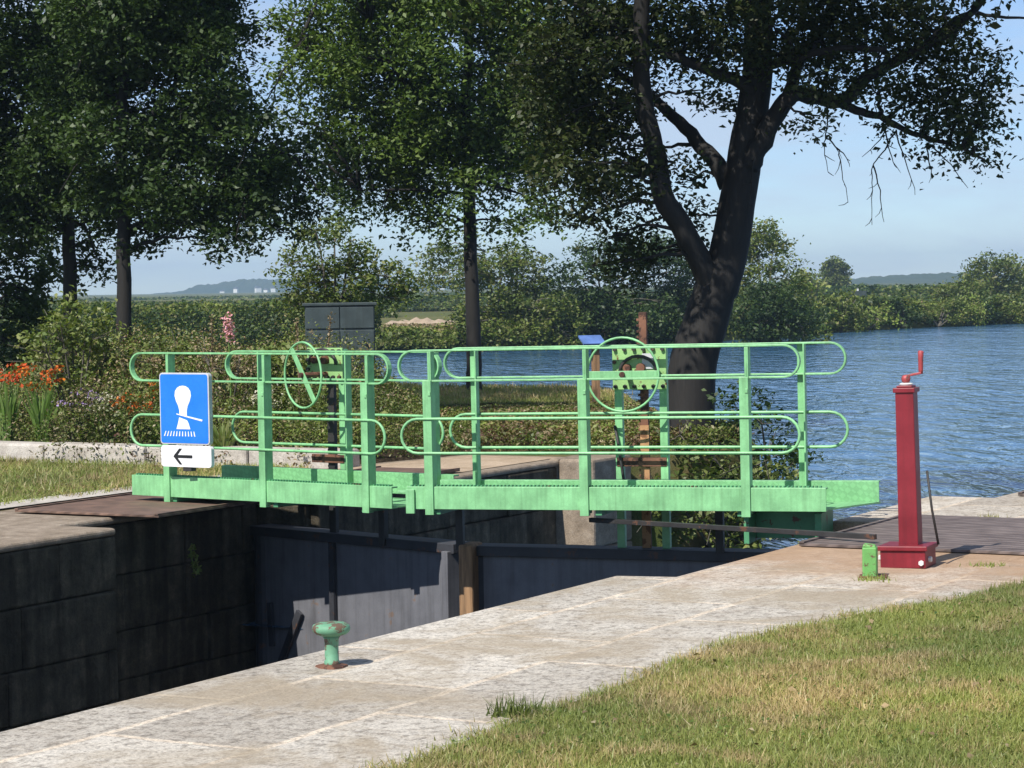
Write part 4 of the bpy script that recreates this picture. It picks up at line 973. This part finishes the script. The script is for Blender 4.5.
for px, Y, top, lean, lab in ((214, 26.9, 318, .0, 'dry upright flower stalk left of the pink hollyhock'), (333, 26.4, 316, .12, 'leaning dry stalk in front of the dark cabinet'), (299, 26.7, 322, -.02, 'brown seed stalk at the left side of the cabinet')):
    t = plant_root('dry_stalk', lab, 'plant', px, 440, Y, 'dry stalks in the flower bed'); zt = ony(px, top, Y).z
    mb = MB(); mb.tube([(-lean, 0, 0), (-lean * .6, 0, zt * .5), (0, 0, zt)], [.012, .011, .006], 5); mb.build('stem', M['herb_dry'], t, fixn=False)
    petals(t, [(-lean * .3 * (1 - k / 7), 0, zt * (.72 + .04 * k)) for k in range(8)], 12, (.016, .016, .03), .03, 'herb_dry', 'seed_head')
def clump(label, px, Y, fm, w_, h_, nf, fs):
    t = plant_root('flowering_clump', label, 'plant', px, 440, Y, 'flowering clumps in the bed')
    cs = [(random.uniform(-w_, w_), random.uniform(-w_, w_) * .6, h_ * random.uniform(.75, 1.05)) for _ in range(nf)]
    petals(t, cs, 26, (.035, .035, .022), fs, fm, 'flower_head') if False else None
    for c in cs: fast_mesh('flower_head', leaf_quads(np.asarray(c)[None] + RNG.normal(size=(24, 3)) * np.array([.035, .035, .022]), fs, .7, .6), 4, M[fm], None, t)
    petals(t, [(c[0] * .8, c[1] * .8, c[2] * random.uniform(.2, .8)) for c in cs for _ in range(3)], 12, (.05, .05, .07), .055, 'herb_light' if random.random() < .4 else 'leaf_shrub', 'foliage')
    mb = MB()
    for c in cs: mb.tube([(c[0] * .2, c[1] * .2, 0), (c[0] * .7, c[1] * .7, c[2] * .6), c], [.006, .005, .003], 4, cap=False)
    mb.build('stem', M['sword'], t, fixn=False)
clump('faded pinkish flower clump directly behind the post of the blue sign', 150, 26.9, 'herb_dry', .3, 1.02, 14, .045)
clump('faded beige flower clump between the sign and the pink hollyhock', 218, 27.2, 'herb_dry', .32, 1.08, 16, .045)
clump('white flower clump behind the second post of the left footbridge', 268, 26.2, 'whitef', .25, .75, 10, .03)
clump('yellow green flowering clump below the wheel of the left footbridge', 312, 26.0, 'herb_light', .3, .7, 12, .05)
clump('small orange flower clump left of the sign at half height', 135, 26.4, 'orangef', .2, .62, 7, .035)
clump('white daisy clump between the crocosmias and the leafy shrub', 108, 26.6, 'whitef', .25, .66, 10, .03)
clump('yellow green clump at the right end of the bed under the cabinet', 362, 25.6, 'herb_light', .25, .5, 10, .05)
t = plant_root('purple_aster', 'low clump of pale purple flowers beside the crocosmia', 'plant', 80, 440, 26.9)
petals(t, [(random.uniform(-.2, .2), random.uniform(-.1, .1), random.uniform(.5, .72)) for _ in range(14)], 10, (.04, .04, .02), .035, 'purplef'); petals(t, [(random.uniform(-.2, .2), random.uniform(-.1, .1), random.uniform(.1, .5)) for _ in range(20)], 14, (.05, .05, .08), .06, 'herb', 'foliage')
t = plant_root('leafy_herb', 'bright yellow green leafy plant right of the blue sign', 'plant', 222, 440, 25.2); swords(t, 60, .42, .28, 'leaf', 'herb_light')
t = plant_root('golden_shrub', 'pale yellow green shrub top behind the wheel of the left footbridge', 'shrub', 290, 440, 27.0)
petals(t, [(random.uniform(-.35, .35), random.uniform(-.2, .2), random.uniform(.5, 1.14)) for _ in range(60)], 26, (.07, .07, .06), .06, 'herb_light', 'foliage')
mb = MB(); [mb.tube([(0, 0, 0), (random.uniform(-.15, .15), 0, .5), (random.uniform(-.3, .3), random.uniform(-.15, .15), 1.0)], [.012, .009, .004], 5) for _ in range(7)]; mb.build('stem', M['bark_pale'], t, fixn=False)

def shrub(name, label, pxs, Y, z0, leafm, leaf, dens=2.4, dY=(-.5, .5), group=None, sig=.09):
    bl_ = [(tuple(ony(x, y, Y + random.uniform(*dY))), r * Y / F) for x, y, r in pxs]
    mx = sum(b[0][0] for b in bl_) / len(bl_); b = Vector((mx, Y, z0)); t = empty(name, b, 0, label, 'shrub', group)
    mb = MB()
    for c, r in bl_:
        q = Vector(c) - b; mb.tube([(q.x * .15, q.y * .15, 0), (q.x * .5, q.y * .5, q.z * .6), q], [.02, .014, .005], 5, cap=False)
        for _ in range(4): mb.tube([q * .85, q + Vector(RNG.normal(size=3)) * r * .9], [.007, .003], 4, cap=False)
    mb.build('stem', M['bark_pale'], t, fixn=False)
    fast_mesh('foliage', crown_leaves([((c[0] - b.x, c[1] - b.y, c[2] - b.z), r) for c, r in bl_], leaf, dens, sig, droop=0), 4, M[leafm], None, t); return t
shrub('leafy_shrub', 'tall leafy shrub below the left pair of trunks', [(60, 345, 24), (85, 335, 22), (100, 365, 22), (55, 370, 22), (75, 390, 24), (40, 355, 18), (110, 345, 18), (95, 320, 14), (60, 322, 12), (70, 315, 12), (120, 370, 16), (40, 335, 12)], 27.4, 0, 'herb_light', .065, 1.9)
shrub('leafy_shrub', 'mid green bushy plant between the leafy shrub and the blue sign', [(150, 350, 18), (130, 365, 16), (165, 370, 18), (185, 352, 14), (140, 385, 16), (170, 395, 14)], 27.6, 0, 'leaf_shrub', .06, 1.6)
shrub('leafy_shrub', 'pale feathery plant between the blue sign and the pink hollyhock', [(215, 365, 12), (205, 350, 10), (240, 360, 12), (255, 372, 12), (225, 385, 14)], 26.8, 0, 'herb_dry', .04, .9)
shrub('leafy_shrub', 'dark leafy shrub at the foot of the oak', [(765, 500, 22), (785, 510, 20), (800, 525, 16), (780, 485, 16), (700, 470, 28), (730, 465, 28), (680, 500, 30), (715, 500, 30), (750, 490, 26), (760, 465, 20), (690, 535, 28), (730, 535, 28), (660, 520, 26), (645, 545, 24), (770, 525, 18), (650, 490, 18)], 26.0, -1.1, 'leaf_shrub', .07, 1.8)
shrub('leafy_shrub', 'low shrub hiding the foot of the oak behind the paddle gear', [(660, 440, 16), (680, 432, 16), (700, 436, 16), (720, 440, 16), (645, 455, 14), (672, 455, 16), (695, 458, 16)], 26.2, 0, 'leaf_shrub', .05, 1.8)
shrub('leafy_shrub', 'loose twiggy shrub leaning over the water right of the oak trunk', [(745, 430, 16), (770, 440, 16), (785, 460, 12), (760, 410, 12), (775, 475, 16), (735, 405, 9), (790, 480, 9), (800, 455, 6)], 26.6, -.6, 'leaf_dark', .06, .9)
p = ony(191, 547, 19.9); t = empty('hanging_weed', p, 0, 'small green weed hanging from the gate recess wall', 'weed')
mb = MB(); mb.tube([(0, .06, .02), (0, 0, 0), (.01, -.01, -.12), (.02, -.01, -.22)], [.005, .005, .004, .002], 5); mb.build('stem', M['sword'], t)
fast_mesh('foliage', leaf_quads(np.concatenate([np.array([[.005 * k, -.01, -.022 * k]]) + RNG.normal(size=(7, 3)) * .018 for k in range(11)]), .045, .5, .2), 4, M['herb_light'], None, t)
def tuft(px, py, label, r, h, n, m, cat='weed'):
    p = onz(px, py); t = empty('weed_tuft', (p.x, p.y, 0), 0, label, cat, 'weeds on the quay')
    x = RNG.normal(0, r, n); y = RNG.normal(0, r * .7, n); V = blades(x, y, np.zeros(n), RNG.uniform(.4, 1, n) * h, RNG.uniform(.006, .012, n), .7); fast_mesh('blade', V, 3, M[m], None, t)
tuft(517, 716, 'dark green weed tuft where lawn meets paving', .05, .12, 160, 'leaf_shrub'); tuft(872, 580, 'thin weed around the square green stub post', .06, .05, 90, 'grassg'); tuft(985, 566, 'thin weed right of the red pedestal', .06, .04, 80, 'grassg'); tuft(990, 520, 'small weed on the stone edge near the river', .05, .07, 70, 'grassm')

# scrub along the far shore: one mass
def scrub(name, pts, n, size, hr, depth, mats, seed, zb=-.9, q=(.5, .93)):
    seg = []; tot = 0
    for i in range(len(pts) - 1):
        a, b = np.array(pts[i]), np.array(pts[i + 1]); l = np.linalg.norm(b - a); seg.append((a, b, tot, l)); tot += l
    u = RNG.uniform(0, tot, n); x = np.zeros(n); y = np.zeros(n)
    for a, b, s, l in seg:
        k = (u >= s) & (u < s + l); f = ((u[k] - s) / l)[:, None]; p = a + (b - a) * f; x[k], y[k] = p[:, 0], p[:, 1]
    dd = RNG.uniform(0, 1, n); y = y + dd * depth
    hn = vnoise(x + 500, y * .6 + 500, .30, seed) * .65 + vnoise(x + 500, y + 500, .9, seed + 1) * .35
    h = (hr[0] + (hr[1] - hr[0]) * np.clip((hn - .25) * 2, 0, 1.2)) * np.clip(.35 + dd * 3.5, 0, 1)
    z = zb + h * RNG.uniform(0, 1, n) ** .5
    V = leaf_quads(np.stack([x, y, z], 1), size, .6, .4); s = vnoise(x + 500, y + 500, .22, seed + 3) * .75 + RNG.uniform(0, .25, n)
    mi = np.digitize(s, np.quantile(s, q)); o = fast_mesh(name, V, 4, [M[m] for m in mats], mi); o['kind'] = 'stuff'; return o
scrub('far_bank_scrub', [(-45, 105), (-25, 108), (-6.3, 109.3)], 120000, .18, (1.5, 2.8), 8, ['leaf_dark', 'leaf_far', 'leaf_farlight'], 41, q=(.35, .93))
scrub('far_bank_scrub', [(-6.3, 109.3), (-2.5, 110)], 9000, .22, (.5, 1.1), 4, ['leaf_far', 'leaf_farlight', 'herb_dry'], 43)
scrub('far_bank_scrub', [(-2.5, 110), (2, 111), (9, 118), (13, 130)], 70000, .19, (1.3, 2.2), 7, ['leaf_dark', 'leaf_far', 'leaf_farlight'], 45, q=(.5, .93))
scrub('far_bank_scrub', [(13, 130), (14, 132), (22, 146), (34, 160), (60, 178)], 130000, .20, (.7, 1.9), 9, ['leaf_farlight', 'leaf_far', 'leaf_dark'], 47, q=(.5, .82))
scrub('far_meadow_growth', [(16, 165), (40, 185), (75, 205)], 40000, .25, (.3, .7), 30, ['leaf_farlight', 'herb_dry', 'leaf_far'], 53, -.5)
scrub('far_hedge', [(-80, 300), (20, 290)], 20000, .5, (.7, 1.3), 25, ['leaf_dark', 'leaf_far', 'leaf_far'], 50, -.4)
scrub('far_hedge', [(20, 290), (60, 230), (90, 225)], 22000, .5, (1.1, 2.0), 25, ['leaf_dark', 'leaf_far', 'leaf_far'], 49, -.35)
scrub('far_hedge', [(-180, 560), (0, 560), (250, 560)], 30000, 1.0, (.3, .9), 30, ['leaf_dark', 'leaf_far', 'leaf_far'], 51, 0)
protos = []
for kind, lm in (('leaf_far', 'leaf_far'), ('leaf_dark', 'leaf_dark'), ('leaf_farlight', 'leaf_farlight')):
    bl_ = [((random.uniform(-1.5, 1.5), random.uniform(-.8, .8), random.uniform(.3, 1.5)), random.uniform(.4, .7)) for _ in range(12)]
    t = empty('waterside_bush', (0, 0, -50), 0, 'rounded bush in the row at the waterline of the far right bank', 'bush', 'bushes along the far right waterline')
    fast_mesh('foliage', crown_leaves(bl_, .2, 1.6, .22, up=.5), 4, M[lm], None, t)
    mb = MB(); [mb.tube([(0, 0, -.3), (c[0] * .5, c[1] * .5, c[2] * .6), c], [.05, .04, .02], 5, cap=False) for c, r in bl_]; mb.build('stem', M['bark_pale'], t, fixn=False); protos.append(t)
line = [(14.5, 132.6), (16.8, 136.3), (19.4, 141), (21.5, 145), (24.4, 148.6), (27, 151.6), (29.5, 154.6), (33, 159), (36.5, 161.8), (40, 164.4), (17.9, 139.5), (31.2, 157.4)]
for i, (x, y) in enumerate(line):
    pr_ = protos[(0, 1, 0, 2, 1, 0, 2, 0, 1, 0, 2, 1)[i]]
    if pr_.location.z < -40: o_ = pr_
    else:
        o_ = pr_.copy(); COL.objects.link(o_)
        for ch in pr_.children: c2 = ch.copy(); COL.objects.link(c2); c2.parent = o_
    k_ = random.uniform(.75, 1.25); o_.location = (x, y, -.85); o_.rotation_euler = (0, 0, random.uniform(0, 6)); o_.scale = (k_, k_, k_ * random.uniform(.7, 1.15))
scrub('far_hedge', [(-60, 185), (-16, 190), (-9.5, 192)], 30000, .3, (.8, 1.8), 12, ['leaf_dark', 'leaf_far', 'leaf_farlight'], 55, -.5)
scrub('far_hedge', [(-12, 230), (4, 232), (14, 225)], 26000, .36, (.9, 1.7), 14, ['leaf_dark', 'leaf_far', 'leaf_farlight'], 57, -.4)
scrub('far_meadow_growth', [(-14, 128), (-3, 130)], 12000, .2, (.15, .4), 20, ['herb_dry', 'leaf_farlight', 'leaf_far'], 59, -.6)
# sandy heap in the field
mb = MB(); vs = []; fs = []; sp = ony(420, 321, 165)
for i in range(25):
    for j in range(9):
        u = i / 24 * 2 - 1; v = j / 8 * 2 - 1; vs.append((sp.x + u * 3.0, sp.y + v * 4, -.6 + .55 * max(0, 1 - u * u - .2 * math.sin(5 * u) ** 2) * max(0, 1 - v * v) * (.8 + .2 * math.sin(i * 1.9))))
for i in range(24):
    for j in range(8): fs.append((i * 9 + j, (i + 1) * 9 + j, (i + 1) * 9 + j + 1, i * 9 + j + 1))
mb.add(vs, fs); o = mb.build('sand_mound', M['sand'], smooth=True); o['kind'] = 'structure'

# ------------------------------------------------------------------ haze
mh = bpy.data.materials.new('haze_air'); mh.use_nodes = True; nt = mh.node_tree; nt.nodes.clear()
out = nt.nodes.new('ShaderNodeOutputMaterial'); pv = nt.nodes.new('ShaderNodeVolumePrincipled')
pv.inputs['Color'].default_value = (.58, .80, 1, 1); pv.inputs['Density'].default_value = .00034; pv.inputs['Anisotropy'].default_value = .2
nt.links.new(pv.outputs[0], out.inputs['Volume'])
mb = MB(); mb.span((-1500, -60, -5.2), (1500, 2750, 34)); o = mb.build('haze', mh); o['kind'] = 'stuff'

# ------------------------------------------------------------------ light
SUN_EL = R(48); sdir = Vector((-.57, -.82, 0)).normalized()
sv = sdir * math.cos(SUN_EL) + Vector((0, 0, math.sin(SUN_EL)))
for o_ in (fbN, pgN): o_.rotation_euler = (0, R(-.42), rzN)
sl = bpy.data.lights.new('sun', 'SUN'); sl.energy = 5.0; sl.angle = R(.5); sl.color = (1, .95, .87)
so = bpy.data.objects.new('sun', sl); COL.objects.link(so); so.rotation_euler = sv.to_track_quat('Z', 'Y').to_euler()
w = bpy.data.worlds.new('World'); scene.world = w; w.use_nodes = True; nt = w.node_tree; nt.nodes.clear()
out = nt.nodes.new('ShaderNodeOutputWorld'); bg = nd(nt, 'ShaderNodeBackground', Strength=.088)
sky = nt.nodes.new('ShaderNodeTexSky'); sky.sky_type = 'NISHITA'; sky.sun_disc = False
sky.sun_elevation = SUN_EL; sky.sun_rotation = math.atan2(sdir.x, sdir.y) % (2 * PI); sky.altitude = 1200; sky.air_density = 1.0; sky.dust_density = .0; sky.ozone_density = 3.0
tc = nt.nodes.new('ShaderNodeTexCoord'); mp = nd(nt, 'ShaderNodeMapping'); mp.inputs['Scale'].default_value = (1.5, 1.5, 9)
nt.links.new(tc.outputs['Generated'], mp.inputs['Vector'])
cn = noise(nt, 2.4, 6, mp.outputs[0], .6, .4)
k = ramp(nt, cn.outputs[0], [(.38, (0, 0, 0)), (.62, (.75, .75, .75))]).outputs[0]
c = mixc(nt, 1.0, mixc(nt, k, sky.outputs[0], (6.6, 6.6, 6.7)), (.74, .865, 1.06), 'MULTIPLY')
nt.links.new(c, bg.inputs[0]); nt.links.new(bg.outputs[0], out.inputs[0])

INFO = {'quay': 'pale stone paved quay with the bollard and red pedestal', 'far_quay': 'stone coping across the lock under the rusty plate', 'river': 'blue rippled river behind the footbridge',
        'chamber_water': 'dark water at the bottom of the lock chamber', 'lawn': 'lawn soil in the foreground', 'lawn_grass': 'short patchy mown grass, partly dried to straw', 'haze': 'thin summer haze over the distance',
        'far_bank_scrub': 'green scrub along the far river bank', 'flower_bed_plants': 'mixed herbs filling the flower bed', 'ground_cover': 'low reddish ground cover behind the footbridge', 'hill': 'wooded ridge on the horizon'}
for o_ in bpy.data.objects:
    if o_.get('kind') and not o_.get('label'):
        b_ = o_.name.split('.')[0]
        if b_ in INFO: o_['label'] = INFO[b_]; o_['category'] = b_.replace('_', ' ')
scene.render.engine = 'CYCLES'
scene.view_settings.view_transform = 'Standard'; scene.view_settings.look = 'None'
scene.view_settings.exposure = 0.45; scene.view_settings.gamma = 1
scene.render.resolution_x = 1024; scene.render.resolution_y = 768
scene.cycles.max_bounces = 6; scene.cycles.transmission_bounces = 4; scene.cycles.volume_bounces = 0
